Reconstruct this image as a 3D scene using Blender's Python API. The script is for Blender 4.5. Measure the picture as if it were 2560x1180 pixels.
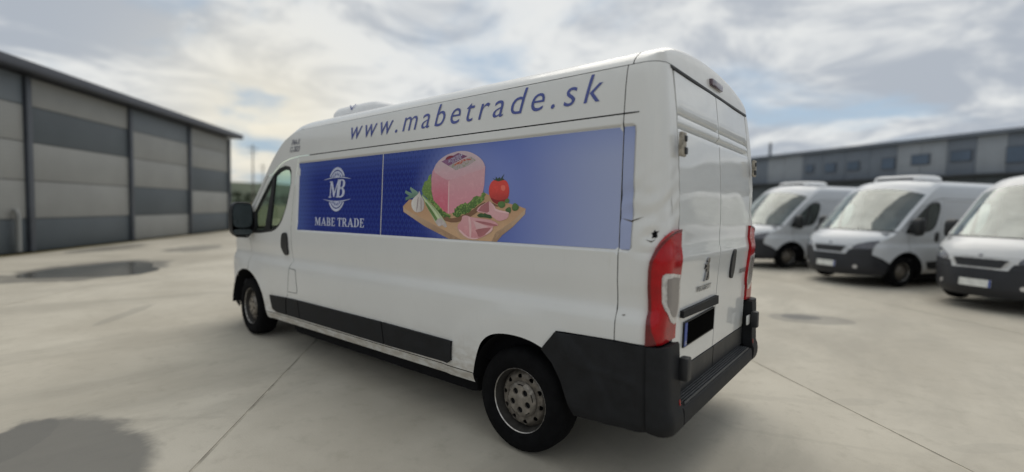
import bpy, bmesh, math, random
import numpy as np
from mathutils import Vector, Matrix
from mathutils.geometry import delaunay_2d_cdt

# ------------------------------------------------------------------ scene, camera, sky, sun
for _o in list(bpy.data.objects):
    bpy.data.objects.remove(_o)
SC = bpy.context.scene
COL = SC.collection
R = math.radians
random.seed(7)

cam_d = bpy.data.cameras.new("camera")
cam = bpy.data.objects.new("camera", cam_d)
COL.objects.link(cam)
cam_d.sensor_width = 36.0
cam_d.lens = 36.0 * 1195.7 / 2560.0
cam_d.clip_start = 0.05
cam_d.clip_end = 3000.0
CAM_C = Vector((-0.6316, 3.2849, 1.5311))
_r0 = Vector((-0.77793872, -0.62776993, 0.02676319))
_r1 = Vector((-0.05795342, 0.02927425, -0.99788998))
_r2 = Vector((0.62566185, -0.77784827, -0.05915498))
cam.matrix_world = Matrix(((_r0.x, -_r1.x, -_r2.x, CAM_C.x),
                           (_r0.y, -_r1.y, -_r2.y, CAM_C.y),
                           (_r0.z, -_r1.z, -_r2.z, CAM_C.z),
                           (0, 0, 0, 1)))
cam_d.dof.use_dof = True
cam_d.dof.focus_distance = 3.2
cam_d.dof.aperture_fstop = 0.46
cam_d.dof.aperture_blades = 0
SC.camera = cam

SUN_AZ, SUN_EL = R(-72.0), R(58.0)
SUN_DIR = Vector((math.cos(SUN_AZ) * math.cos(SUN_EL), math.sin(SUN_AZ) * math.cos(SUN_EL), math.sin(SUN_EL)))
GLOW_AZ, GLOW_EL = R(-24.0), R(7.0)
GLOW_DIR = Vector((math.cos(GLOW_AZ) * math.cos(GLOW_EL), math.sin(GLOW_AZ) * math.cos(GLOW_EL), math.sin(GLOW_EL)))

world = bpy.data.worlds.new("World")
SC.world = world
world.use_nodes = True
wn, wl = world.node_tree.nodes, world.node_tree.links
wn.clear()


def wnode(t, **kw):
    n = wn.new(t)
    for k, v in kw.items():
        setattr(n, k, v)
    return n


def wmath(op, a, b=None, c=None, clamp=False):
    n = wnode("ShaderNodeMath", operation=op, use_clamp=clamp)
    for i, v in enumerate((a, b, c)):
        if v is None:
            continue
        if isinstance(v, (int, float)):
            n.inputs[i].default_value = v
        else:
            wl.new(v, n.inputs[i])
    return n.outputs[0]


def wmix(fac, a, b):
    n = wnode("ShaderNodeMix", data_type='RGBA')
    for s, v in ((n.inputs[0], fac), (n.inputs[6], a), (n.inputs[7], b)):
        if isinstance(v, (int, float)):
            s.default_value = v
        elif isinstance(v, tuple):
            s.default_value = (*v, 1)
        else:
            wl.new(v, s)
    return n.outputs[2]


def wramp(val, a, b):
    n = wnode("ShaderNodeMapRange", interpolation_type='SMOOTHSTEP')
    wl.new(val, n.inputs[0])
    n.inputs[1].default_value, n.inputs[2].default_value = a, b
    return n.outputs[0]


sky = wnode("ShaderNodeTexSky", sky_type='NISHITA', sun_disc=False, sun_elevation=SUN_EL,
            sun_rotation=math.pi / 2 - SUN_AZ)
sky.air_density, sky.dust_density = 1.0, 1.5
tc = wnode("ShaderNodeTexCoord")
sep = wnode("ShaderNodeSeparateXYZ")
wl.new(tc.outputs["Generated"], sep.inputs[0])
dx, dy, dz = sep.outputs
den = wmath('ADD', wmath('MAXIMUM', dz, 0.0), 0.16)
cmb = wnode("ShaderNodeCombineXYZ")
wl.new(wmath('DIVIDE', dx, den), cmb.inputs[0])
wl.new(wmath('DIVIDE', dy, den), cmb.inputs[1])


def wnoise(scale, detail, rough, loc, dist=0.0, lac=2.0):
    m = wnode("ShaderNodeMapping")
    wl.new(cmb.outputs[0], m.inputs[0])
    m.inputs["Location"].default_value = loc
    n = wnode("ShaderNodeTexNoise")
    wl.new(m.outputs[0], n.inputs["Vector"])
    n.inputs["Scale"].default_value = scale
    n.inputs["Detail"].default_value = detail
    n.inputs["Roughness"].default_value = rough
    n.inputs["Distortion"].default_value = dist
    n.inputs["Lacunarity"].default_value = lac
    return n.outputs[0]


n_cov = wnoise(1.0, 6.0, 0.56, (3.1, 1.7, 0), 0.3)
n_shade = wnoise(1.9, 7.0, 0.58, (7.3, 4.4, 2.0), 0.45)
n_big = wnoise(0.42, 3.0, 0.5, (1.3, 9.4, 5.0))
cover = wramp(n_cov, 0.33, 0.52)
shade = wramp(wmath('ADD', wmath('MULTIPLY', n_shade, 0.7), wmath('MULTIPLY', n_big, 0.3)), 0.42, 0.58)
dotn = wnode("ShaderNodeVectorMath", operation='DOT_PRODUCT')
wl.new(tc.outputs["Generated"], dotn.inputs[0])
dotn.inputs[1].default_value = GLOW_DIR
dots = wnode("ShaderNodeVectorMath", operation='DOT_PRODUCT')
wl.new(tc.outputs["Generated"], dots.inputs[0])
dots.inputs[1].default_value = SUN_DIR
glow_wide = wmath('POWER', wmath('MAXIMUM', dots.outputs[1], 0.0), 6.0)
glow_low = wmath('POWER', wmath('MAXIMUM', dotn.outputs[1], 0.0), 70.0)
cloud_col = wmix(shade, (0.45, 0.49, 0.55), (0.86, 0.87, 0.86))
cloud_col = wmix(wmath('MULTIPLY', glow_wide, 0.34), cloud_col, (1.0, 0.98, 0.93))
cloud_col = wmix(wmath('MULTIPLY', glow_low, 0.90), cloud_col, (1.0, 0.93, 0.76))
lum = wnode("ShaderNodeVectorMath", operation='SCALE')
wl.new(cloud_col, lum.inputs[0])
lum.inputs[3].default_value = 10.0
blue = wmix(0.70, sky.outputs[0], (4.3, 5.6, 6.9))
final = wmix(wmath('MULTIPLY', cover, 0.93), blue, lum.outputs[0])
bg = wnode("ShaderNodeBackground")
wl.new(final, bg.inputs[0])
bg.inputs[1].default_value = 0.1
wo = wnode("ShaderNodeOutputWorld")
wl.new(bg.outputs[0], wo.inputs[0])

sun_d = bpy.data.lights.new("sun", 'SUN')
sun_d.energy = 1.5
sun_d.angle = R(54.0)
sun_d.color = (1.0, 0.94, 0.84)
sun = bpy.data.objects.new("sun", sun_d)
COL.objects.link(sun)
sun.rotation_euler = SUN_DIR.to_track_quat('Z', 'Y').to_euler()

SC.view_settings.view_transform = 'Standard'
SC.view_settings.look = 'None'
SC.view_settings.exposure = -0.08
SC.view_settings.gamma = 1.0
SC.view_settings.use_curve_mapping = False
SC.cycles.use_denoising = True
SC.cycles.max_bounces = 8
SC.cycles.transparent_max_bounces = 12


# ------------------------------------------------------------------ materials
class Mat:
    def __init__(s, name, base=(.5, .5, .5), rough=.5, metal=0.0, spec=.5, coat=0.0, coat_rough=.05):
        s.m = bpy.data.materials.new(name)
        s.m.use_nodes = True
        s.nt = s.m.node_tree
        s.n, s.l = s.nt.nodes, s.nt.links
        s.b = s.n["Principled BSDF"]
        s.b.inputs["Base Color"].default_value = (*base, 1)
        s.b.inputs["Roughness"].default_value = rough
        s.b.inputs["Metallic"].default_value = metal
        s.b.inputs["Specular IOR Level"].default_value = spec
        s.b.inputs["Coat Weight"].default_value = coat
        s.b.inputs["Coat Roughness"].default_value = coat_rough
        s.base = base

    def node(s, t, **kw):
        n = s.n.new(t)
        for k, v in kw.items():
            setattr(n, k, v)
        return n

    def coord(s, kind="Object", scale=(1, 1, 1), loc=(0, 0, 0), rot=(0, 0, 0)):
        t = s.node("ShaderNodeTexCoord")
        m = s.node("ShaderNodeMapping")
        s.l.new(t.outputs[kind], m.inputs[0])
        m.inputs["Scale"].default_value = scale
        m.inputs["Location"].default_value = loc
        m.inputs["Rotation"].default_value = rot
        return m.outputs[0]

    def noise(s, vec, scale, detail=4, rough=.55, dist=0.0):
        n = s.node("ShaderNodeTexNoise")
        s.l.new(vec, n.inputs["Vector"])
        n.inputs["Scale"].default_value = scale
        n.inputs["Detail"].default_value = detail
        n.inputs["Roughness"].default_value = rough
        n.inputs["Distortion"].default_value = dist
        return n.outputs[0]

    def ramp(s, val, a, b, c=0.0, d=1.0):
        n = s.node("ShaderNodeMapRange", interpolation_type='SMOOTHSTEP')
        s.l.new(val, n.inputs[0])
        for i, v in enumerate((a, b, c, d)):
            n.inputs[i + 1].default_value = v
        return n.outputs[0]

    def math(s, op, a, b=None, clamp=False):
        n = s.node("ShaderNodeMath", operation=op, use_clamp=clamp)
        for i, v in enumerate((a, b)):
            if v is None:
                continue
            if isinstance(v, (int, float)):
                n.inputs[i].default_value = v
            else:
                s.l.new(v, n.inputs[i])
        return n.outputs[0]

    def mix(s, fac, a, b):
        n = s.node("ShaderNodeMix", data_type='RGBA')
        for k, v in ((n.inputs[0], fac), (n.inputs[6], a), (n.inputs[7], b)):
            if isinstance(v, (int, float)):
                k.default_value = v
            elif isinstance(v, tuple):
                k.default_value = (*v, 1)
            else:
                s.l.new(v, k)
        return n.outputs[2]

    def sep(s, vec):
        n = s.node("ShaderNodeSeparateXYZ")
        s.l.new(vec, n.inputs[0])
        return n.outputs

    def color(s, sock):
        s.l.new(sock, s.b.inputs["Base Color"])
        return s

    def set(s, name, sock):
        s.l.new(sock, s.b.inputs[name])
        return s

    def bump(s, h, strength=.2, dist=.01):
        n = s.node("ShaderNodeBump")
        n.inputs["Strength"].default_value = strength
        n.inputs["Distance"].default_value = dist
        s.l.new(h, n.inputs["Height"])
        s.l.new(n.outputs[0], s.b.inputs["Normal"])
        return s


def simple(name, base, rough=.5, var=.12, scale=6.0, metal=0.0, spec=.5, coat=0.0, bump=0.0):
    """plain coloured material with a little uneven tone"""
    m = Mat(name, base, rough, metal, spec, coat)
    v = m.coord()
    n = m.noise(v, scale, 5, .6)
    lo = tuple(c * (1 - var) for c in base)
    hi = tuple(min(1, c * (1 + var)) for c in base)
    m.color(m.mix(m.ramp(n, .3, .7), lo, hi))
    m.set("Roughness", m.ramp(n, .2, .8, max(.02, rough - .06), min(1, rough + .06)))
    if bump:
        m.bump(m.noise(v, scale * 12, 3), bump, .004)
    return m.m


M = {}


def mk_paint(name, base):
    m = Mat(name, base, .36, 0, .5, .35, .12)
    v = m.coord()
    n = m.noise(v, 1.6, 5, .6)
    col = m.mix(m.ramp(n, .3, .75), tuple(c * .95 for c in base), base)
    # thin road film and splashes that thicken towards the sill, with ragged edges
    z = m.sep(v)[2]
    n2 = m.noise(m.coord(scale=(1, 1, 2.5)), 9, 6, .65)
    film = m.math('MULTIPLY', m.ramp(z, .72, .33), m.ramp(n2, .32, .64))
    col = m.mix(m.math('MULTIPLY', film, .72), col, (.36, .31, .24))
    n3 = m.noise(m.coord(scale=(8, 8, .9), loc=(3, 1, 2)), 4, 5, .6)
    streak = m.math('MULTIPLY', m.ramp(n3, .62, .78), .16)
    col = m.mix(streak, col, (.42, .40, .35))
    m.color(col)
    m.set("Roughness", m.ramp(n2, .3, .8, .28, .46))
    m.bump(m.noise(m.coord(), 220, 2), .018, .002)
    return m.m


M['paint'] = mk_paint("white_van_paint", (.68, .676, .652))
M['paint_rear'] = mk_paint("white_rear_door_paint", (.68, .685, .67))
M['paint_rear'].node_tree.nodes["Principled BSDF"].inputs["Coat Weight"].default_value = .8
M['paint_rear'].node_tree.nodes["Principled BSDF"].inputs["Coat Roughness"].default_value = .03
M['trim'] = simple("charcoal_plastic_trim", (.0125, .0132, .0148), .62, .25, 9, spec=.22, bump=.25)
M['rib'] = simple("pale_step_plastic", (.055, .057, .060), .5, .4, 30, spec=.4)  # paler than the trim so the ribs stand out
M['trim_dark'] = simple("black_plastic", (.012, .013, .0145), .5, .2, 8)
M['rubber'] = simple("tyre_rubber", (.0055, .0055, .006), .95, .35, 14, spec=.12, bump=.3)
M['liner'] = simple("wheel_arch_liner", (.008, .008, .009), .9, .3, 6, spec=.2)
M['steel'] = simple("dusty_steel_wheel", (.135, .118, .098), .55, .38, 26, metal=.35)
M['barrel'] = simple("dark_wheel_barrel", (.035, .032, .028), .7, .3, 18, metal=.2)  # dark brown-grey for the inside of the rim
M['front_bumper'] = simple("black_front_bumper", (.012, .013, .017), .5, .2, 6)
M['lip'] = simple("bright_rim_edge", (.45, .43, .40), .35, .3, 30, metal=.8)
M['hubcap'] = simple("silver_hub_cap", (.215, .193, .165), .42, .28, 20, metal=.4)
M['chrome'] = simple("chrome_badge", (.30, .30, .31), .22, .25, 40, metal=1.0)
M['badge_dark'] = simple("dulled_chrome_letters", (.10, .10, .105), .35, .2, 40, metal=.5)
M['void'] = simple("dark_gap", (.006, .006, .007), .9, .1, 5, spec=.1)
M['red'] = simple("red_lamp_plastic", (.36, .002, .006), .16, .22, 7, spec=.3, coat=.12)
M['red_dark'] = simple("dark_red_lamp_plastic", (.13, .003, .006), .25, .2, 9, coat=.2)
M['lens'] = simple("clear_lamp_plastic", (.46, .44, .42), .2, .35, 25, coat=.8)
M['lens_bowl'] = simple("grey_reflector_bowl", (.20, .18, .17), .3, .15, 8, coat=.2)
M['brake_lens'] = simple("smoked_brake_lens", (.09, .045, .06), .2, .2, 12, coat=.5)
M['cabin'] = simple("dark_cabin_plastic", (.035, .037, .04), .6, .2, 6)
M['seat'] = simple("grey_seat_fabric", (.07, .075, .085), .85, .25, 18)
M['mirror_glass'] = simple("mirror_glass", (.045, .058, .062), .28, .15, 4, spec=.5)
M['plate_black'] = simple("black_plate_face", (.001, .001, .001), .9, .05, 5, spec=.02)
M['plate_white'] = simple("white_plate", (.70, .70, .66), .4, .1, 12)
M['plate_blue'] = simple("blue_plate_band", (.02, .06, .30), .4, .1, 12)
M['hinge'] = simple("worn_hinge_metal", (.30, .27, .22), .55, .45, 28, metal=.3, bump=.3)
M['grille'] = simple("black_grille", (.012, .012, .014), .5, .2, 20)
M['headlight'] = simple("smoky_headlight_lens", (.06, .06, .075), .12, .5, 14, coat=.9)
M['white_plastic'] = simple("white_roof_unit_plastic", (.74, .74, .74), .4, .06, 5)
M['logo_blue'] = simple("blue_vinyl_lettering", (.045, .065, .27), .35, .1, 14, coat=.2)
M['small_print'] = simple("dark_vinyl_lettering", (.05, .05, .10), .45, .1, 14)
M['print_white'] = simple("pale_printed_ink", (.52, .55, .68), .4, .12, 22)
M['crack'] = simple("dark_dent_crease", (.10, .085, .065), .8, .3, 30)  # dark brown for the thin lines along the dents


def mk_glass(name, tint, refl=.06):
    m = Mat(name)
    m.n.remove(m.b)
    out = m.n["Material Output"]
    tr = m.node("ShaderNodeBsdfTransparent")
    tr.inputs[0].default_value = (*tint, 1)
    gl = m.node("ShaderNodeBsdfGlossy")
    gl.inputs["Roughness"].default_value = .015
    gl.inputs["Color"].default_value = (.92, .97, .95, 1)
    lw = m.node("ShaderNodeLayerWeight")
    lw.inputs[0].default_value = .5
    fac = m.math('ADD', m.math('MULTIPLY', m.math('POWER', lw.outputs["Facing"], 4.0), .85), refl, clamp=True)
    n = m.noise(m.coord(), 3, 3)
    fac = m.math('MULTIPLY', fac, m.ramp(n, .3, .7, .9, 1.1), clamp=True)
    mx = m.node("ShaderNodeMixShader")
    m.l.new(fac, mx.inputs[0])
    m.l.new(tr.outputs[0], mx.inputs[1])
    m.l.new(gl.outputs[0], mx.inputs[2])
    m.l.new(mx.outputs[0], out.inputs[0])
    return m.m


M['glass'] = mk_glass("green_tinted_side_glass", (.80, .93, .86))
M['windshield'] = mk_glass("pale_green_windscreen", (.80, .93, .86), .14)


def mk_vinyl():
    m = Mat("blue_printed_vinyl", rough=.5, spec=.25)
    v = m.coord()
    x, y, z = m.sep(v)
    # left half deep blue, fading to lavender towards the rear, paler rim at the very front and top
    n = m.noise(v, 1.3, 3)
    t = m.ramp(m.math('ADD', x, m.math('MULTIPLY', m.math('SUBTRACT', n, .5), .7)), 2.35, .85)
    col = m.mix(t, (.005, .017, .19), (.115, .165, .48))
    t2 = m.ramp(x, 1.45, .42)
    col = m.mix(t2, col, (.34, .385, .57))
    front = m.ramp(x, 3.50, 3.90)
    col = m.mix(m.math('MULTIPLY', front, .38), col, (.16, .24, .55))
    top = m.ramp(z, 1.74, 1.96)
    col = m.mix(m.math('MULTIPLY', top, .34), col, (.12, .19, .50))
    # glow round the picture
    d = m.node("ShaderNodeVectorMath", operation='DISTANCE')
    sc = m.coord(scale=(1, 0, 1.35))
    m.l.new(sc, d.inputs[0])
    d.inputs[1].default_value = (1.62, 0, 1.62 * 1.35)
    col = m.mix(m.math('MULTIPLY', m.ramp(d.outputs[1], .60, .30), .50), col, (.26, .32, .62))
    # diamond lattice: soft lozenge chains, only on the deep-blue part
    a = m.math('SINE', m.math('MULTIPLY', m.math('ADD', x, m.math('MULTIPLY', z, .62)), 62))
    b = m.math('SINE', m.math('MULTIPLY', m.math('SUBTRACT', x, m.math('MULTIPLY', z, .62)), 62))
    lat = m.ramp(m.math('MAXIMUM', m.math('ABSOLUTE', a), m.math('ABSOLUTE', b)), .90, .99)
    core = m.ramp(m.math('MULTIPLY', m.math('ABSOLUTE', a), m.math('ABSOLUTE', b)), .55, .95)
    keep = m.ramp(x, 1.75, 2.25)
    col = m.mix(m.math('MULTIPLY', m.math('MULTIPLY', lat, keep), .40), col, (.05, .10, .42))
    col = m.mix(m.math('MULTIPLY', m.math('MULTIPLY', core, keep), .45), col, (.003, .008, .09))
    m.color(col)
    m.set("Roughness", m.ramp(n, .3, .7, .42, .55))
    return m.m


M['vinyl'] = mk_vinyl()


def two_tone(name, a, b, axis, lo, hi, speck=None, rough=.45):
    """printed ink that runs from colour a to colour b along an axis"""
    m = Mat(name, rough=rough)
    v = m.coord()
    s = m.sep(v)[axis]
    n = m.noise(v, 14, 4)
    k = m.math('ADD', s, m.math('MULTIPLY', m.math('SUBTRACT', n, .5), .05))
    col = m.mix(m.ramp(k, lo, hi), a, b)
    fine = m.noise(v, 55, 4, .65)
    col = m.mix(m.math('MULTIPLY', m.ramp(fine, .35, .65), .08), col, tuple(c * .55 for c in a))
    fine2 = m.noise(v, 22, 3, .6, .8)
    col = m.mix(m.math('MULTIPLY', m.ramp(fine2, .5, .75), .22), col, tuple(min(1, c * 1.35 + .03) for c in b))
    if speck:
        nn = m.noise(v, speck[0], 3, .6)
        col = m.mix(m.ramp(nn, .5, .6), col, speck[1])
    m.color(col)
    return m.m


P = {
    'board': two_tone("printed_board_wood", (.60, .38, .22), (.50, .29, .16), 2, 1.30, 1.55),
    'board_edge': two_tone("printed_board_edge", (.36, .22, .13), (.55, .38, .25), 2, 1.28, 1.5),
    'ham_left': two_tone("printed_ham_side", (.62, .14, .20), (.58, .30, .34), 2, 1.52, 1.80),
    'ham_right': two_tone("printed_ham_front", (.66, .27, .32), (.62, .35, .38), 2, 1.5, 1.75),
    'ham_base': simple("printed_ham_mid_tone", (.54, .25, .28), .45),  # mid colour filling the gaps between the ham faces
    'ham_top': two_tone("printed_ham_top", (.62, .36, .40), (.56, .43, .46), 2, 1.70, 1.85),
    'label_purple': two_tone("printed_label_purple", (.17, .05, .13), (.25, .11, .22), 0, 1.6, 1.9),
    'label_red': simple("printed_label_red", (.20, .015, .03), .45),
    'label_food': two_tone("printed_label_pale", (.44, .36, .36), (.40, .33, .34), 0, 1.5, 1.8, (60, (.30, .30, .22))),
    'label_meat': two_tone("printed_label_meat", (.42, .06, .05), (.5, .14, .05), 0, 1.6, 1.8, (70, (.5, .35, .3))),
    'lettuce': two_tone("printed_lettuce", (.05, .11, .02), (.16, .27, .06), 2, 1.42, 1.74, (75, (.22, .33, .08))),
    'garlic': two_tone("printed_garlic", (.50, .44, .42), (.70, .66, .61), 0, 2.02, 2.18),
    'leek': two_tone("printed_leek", (.50, .54, .36), (.22, .36, .10), 2, 1.38, 1.60),
    'leek_top': two_tone("printed_leek_leaf", (.10, .20, .14), (.22, .34, .26), 2, 1.57, 1.66),
    'tomato': two_tone("printed_tomato", (.38, .03, .025), (.66, .055, .04), 2, 1.53, 1.64),
    'tomato_hl': simple("printed_tomato_shine", (.70, .14, .10), .4),
    'stem': simple("printed_tomato_stem", (.03, .06, .03), .5),
    'slice': two_tone("printed_ham_slice", (.64, .28, .30), (.68, .38, .39), 2, 1.30, 1.5),
    'slice_dark': simple("printed_ham_fold", (.42, .15, .16), .45),
    'slice_light': simple("printed_ham_edge", (.76, .48, .48), .45),
    'board_dark': simple("printed_board_shade", (.20, .10, .05), .5),
    'board_light': simple("printed_board_glow", (.58, .38, .24), .5, .1, 9),
    'garlic_line': simple("printed_garlic_line", (.33, .26, .26), .5),
    'leek_light': simple("printed_leek_light", (.52, .60, .36), .5),
    'leek_dark': simple("printed_leek_dark", (.12, .22, .06), .5),
    'tomato_dark': simple("printed_tomato_shade", (.24, .015, .015), .5),
    'leaf': two_tone("printed_basil", (.03, .08, .02), (.10, .19, .05), 2, 1.44, 1.54),
}


# ------------------------------------------------------------------ mesh helpers
def mesh_obj(name, verts, faces, mat=None, parent=None, smooth=True, angle=35):
    me = bpy.data.meshes.new(name)
    me.from_pydata([tuple(v) for v in verts], [], faces)
    me.update()
    if smooth:
        me.polygons.foreach_set("use_smooth", [True] * len(me.polygons))
        try:
            me.set_sharp_from_angle(angle=R(angle))
        except Exception:
            pass
    if mat:
        me.materials.append(mat)
    o = bpy.data.objects.new(name, me)
    COL.objects.link(o)
    if parent:
        o.parent = parent
    return o


def empty(name, loc=(0, 0, 0), parent=None):
    o = bpy.data.objects.new(name, None)
    o.empty_display_size = .1
    o.location = loc
    COL.objects.link(o)
    if parent:
        o.parent = parent
    return o


def tag(o, label=None, cat=None, group=None, kind=None):
    if label:
        o["label"] = label
    if cat:
        o["category"] = cat
    if group:
        o["group"] = group
    if kind:
        o["kind"] = kind
    return o


class MB:
    """collects shapes for one mesh"""

    def __init__(s):
        s.v, s.f = [], []

    def add(s, v, f):
        b = len(s.v)
        s.v += [tuple(p) for p in v]
        s.f += [tuple(b + i for i in q) for q in f]
        return s

    def box(s, c, d, bev=0.0, M4=None):
        x, y, z = (k / 2 for k in d)
        if bev <= 0:
            v = [(i * x, j * y, k * z) for i in (-1, 1) for j in (-1, 1) for k in (-1, 1)]
            f = [(0, 1, 3, 2), (4, 6, 7, 5), (0, 4, 5, 1), (2, 3, 7, 6), (0, 2, 6, 4), (1, 5, 7, 3)]
        else:
            bm = bmesh.new()
            bmesh.ops.create_cube(bm, size=1.0)
            bmesh.ops.scale(bm, vec=d, verts=bm.verts)
            bmesh.ops.bevel(bm, geom=list(bm.edges), offset=bev, segments=2, affect='EDGES', profile=.6)
            bm.verts.index_update()
            v = [tuple(p.co) for p in bm.verts]
            f = [tuple(p.index for p in q.verts) for q in bm.faces]
            bm.free()
        T = (M4 or Matrix()).copy()
        v = [T @ Vector(p) + Vector(c) for p in v]
        return s.add(v, f)

    def tube(s, pts, r, n=10, caps=True):
        pts = [Vector(p) for p in pts]
        rs = r if isinstance(r, (list, tuple)) else [r] * len(pts)
        v, f = [], []
        for i, p in enumerate(pts):
            d = (pts[min(i + 1, len(pts) - 1)] - pts[max(i - 1, 0)]).normalized()
            a = d.orthogonal().normalized() if abs(d.z) > .95 else d.cross(Vector((0, 0, 1))).normalized()
            b = d.cross(a)
            for k in range(n):
                t = 2 * math.pi * k / n
                v.append(p + (a * math.cos(t) + b * math.sin(t)) * rs[i])
        for i in range(len(pts) - 1):
            for k in range(n):
                f.append((i * n + k, i * n + (k + 1) % n, (i + 1) * n + (k + 1) % n, (i + 1) * n + k))
        if caps:
            f.append(tuple(range(n))[::-1])
            f.append(tuple((len(pts) - 1) * n + k for k in range(n)))
        return s.add(v, f)

    def lathe_y(s, prof, n=48, c=(0, 0, 0)):
        """profile of (radius, y) turned about the y axis"""
        v, f = [], []
        for r, y in prof:
            for k in range(n):
                t = 2 * math.pi * k / n
                v.append((c[0] + r * math.cos(t), c[1] + y, c[2] + r * math.sin(t)))
        for i in range(len(prof) - 1):
            for k in range(n):
                f.append((i * n + k, (i + 1) * n + k, (i + 1) * n + (k + 1) % n, i * n + (k + 1) % n))
        return s.add(v, f)

    def grid(s, rows):
        n = len(rows[0])
        v = [p for r in rows for p in r]
        f = [(i * n + j, i * n + j + 1, (i + 1) * n + j + 1, (i + 1) * n + j)
             for i in range(len(rows) - 1) for j in range(n - 1)]
        return s.add(v, f)

    def prism(s, poly, y0, y1, axis=1):
        n = len(poly)

        def pt(p, h):
            return {0: (h, p[0], p[1]), 1: (p[0], h, p[1]), 2: (p[0], p[1], h)}[axis]
        v = [pt(p, y0) for p in poly] + [pt(p, y1) for p in poly]
        f = [tuple(range(n)), tuple(range(2 * n - 1, n - 1, -1))]
        f += [(i, n + i, n + (i + 1) % n, (i + 1) % n) for i in range(n)]
        return s.add(v, f)

    def build(s, name, mat=None, parent=None, smooth=True, angle=35, fix=True):
        o = mesh_obj(name, s.v, s.f, mat, parent, smooth, angle)
        if fix:
            bm = bmesh.new()
            bm.from_mesh(o.data)
            bmesh.ops.recalc_face_normals(bm, faces=bm.faces)
            bm.to_mesh(o.data)
            bm.free()
        return o


class Cur:
    """monotone cubic through points"""

    def __init__(s, pts):
        p = sorted(pts)
        s.x = np.array([a for a, _ in p], float)
        s.y = np.array([b for _, b in p], float)
        h = np.diff(s.x)
        d = np.diff(s.y) / h
        m = np.zeros(len(p))
        m[0], m[-1] = d[0], d[-1]
        for i in range(1, len(p) - 1):
            if d[i - 1] * d[i] > 0:
                w1, w2 = 2 * h[i] + h[i - 1], h[i] + 2 * h[i - 1]
                m[i] = (w1 + w2) / (w1 / d[i - 1] + w2 / d[i])
        s.m, s.h = m, h

    def __call__(s, t):
        x = s.x
        if t <= x[0]:
            return float(s.y[0] + (t - x[0]) * s.m[0])
        if t >= x[-1]:
            return float(s.y[-1] + (t - x[-1]) * s.m[-1])
        i = int(np.searchsorted(x, t)) - 1
        u = (t - x[i]) / s.h[i]
        a = (1 + 2 * u) * (1 - u) ** 2
        b = u * (1 - u) ** 2
        c = u * u * (3 - 2 * u)
        e = u * u * (u - 1)
        return float(a * s.y[i] + b * s.h[i] * s.m[i] + c * s.y[i + 1] + e * s.h[i] * s.m[i + 1])


def sstep(t, a, b):
    t = max(0.0, min(1.0, (t - a) / (b - a)))
    return t * t * (3 - 2 * t)


def in_poly(pts, poly):
    pts = np.asarray(pts, float).reshape(-1, 2)
    res = np.zeros(len(pts), bool)
    x, y = pts[:, 0], pts[:, 1]
    n = len(poly)
    for i in range(n):
        x0, y0 = poly[i]
        x1, y1 = poly[(i + 1) % n]
        if y0 == y1:
            continue
        c = ((y0 > y) != (y1 > y)) & (x < (x1 - x0) * (y - y0) / (y1 - y0) + x0)
        res ^= c
    return res


def dist_poly(pts, poly):
    pts = np.asarray(pts, float).reshape(-1, 2)
    best = np.full(len(pts), 1e9)
    for i in range(len(poly)):
        a = np.array(poly[i], float)
        b = np.array(poly[(i + 1) % len(poly)], float)
        ab = b - a
        L = ab @ ab
        if L < 1e-14:
            continue
        t = np.clip(((pts - a) @ ab) / L, 0, 1)
        best = np.minimum(best, np.linalg.norm(pts - (a + t[:, None] * ab), axis=1))
    return best


def subdiv(poly, step):
    out = []
    for i in range(len(poly)):
        a, b = poly[i], poly[(i + 1) % len(poly)]
        L = math.hypot(b[0] - a[0], b[1] - a[1])
        n = max(1, int(math.ceil(L / step)))
        out += [(a[0] + (b[0] - a[0]) * k / n, a[1] + (b[1] - a[1]) * k / n) for k in range(n)]
    return out


def rounded(poly, it=2):
    """soften the corners of a polygon"""
    for _ in range(it):
        o = []
        for i in range(len(poly)):
            a, b = poly[i], poly[(i + 1) % len(poly)]
            o += [(a[0] * .75 + b[0] * .25, a[1] * .75 + b[1] * .25), (a[0] * .25 + b[0] * .75, a[1] * .25 + b[1] * .75)]
        poly = o
    return poly


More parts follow.
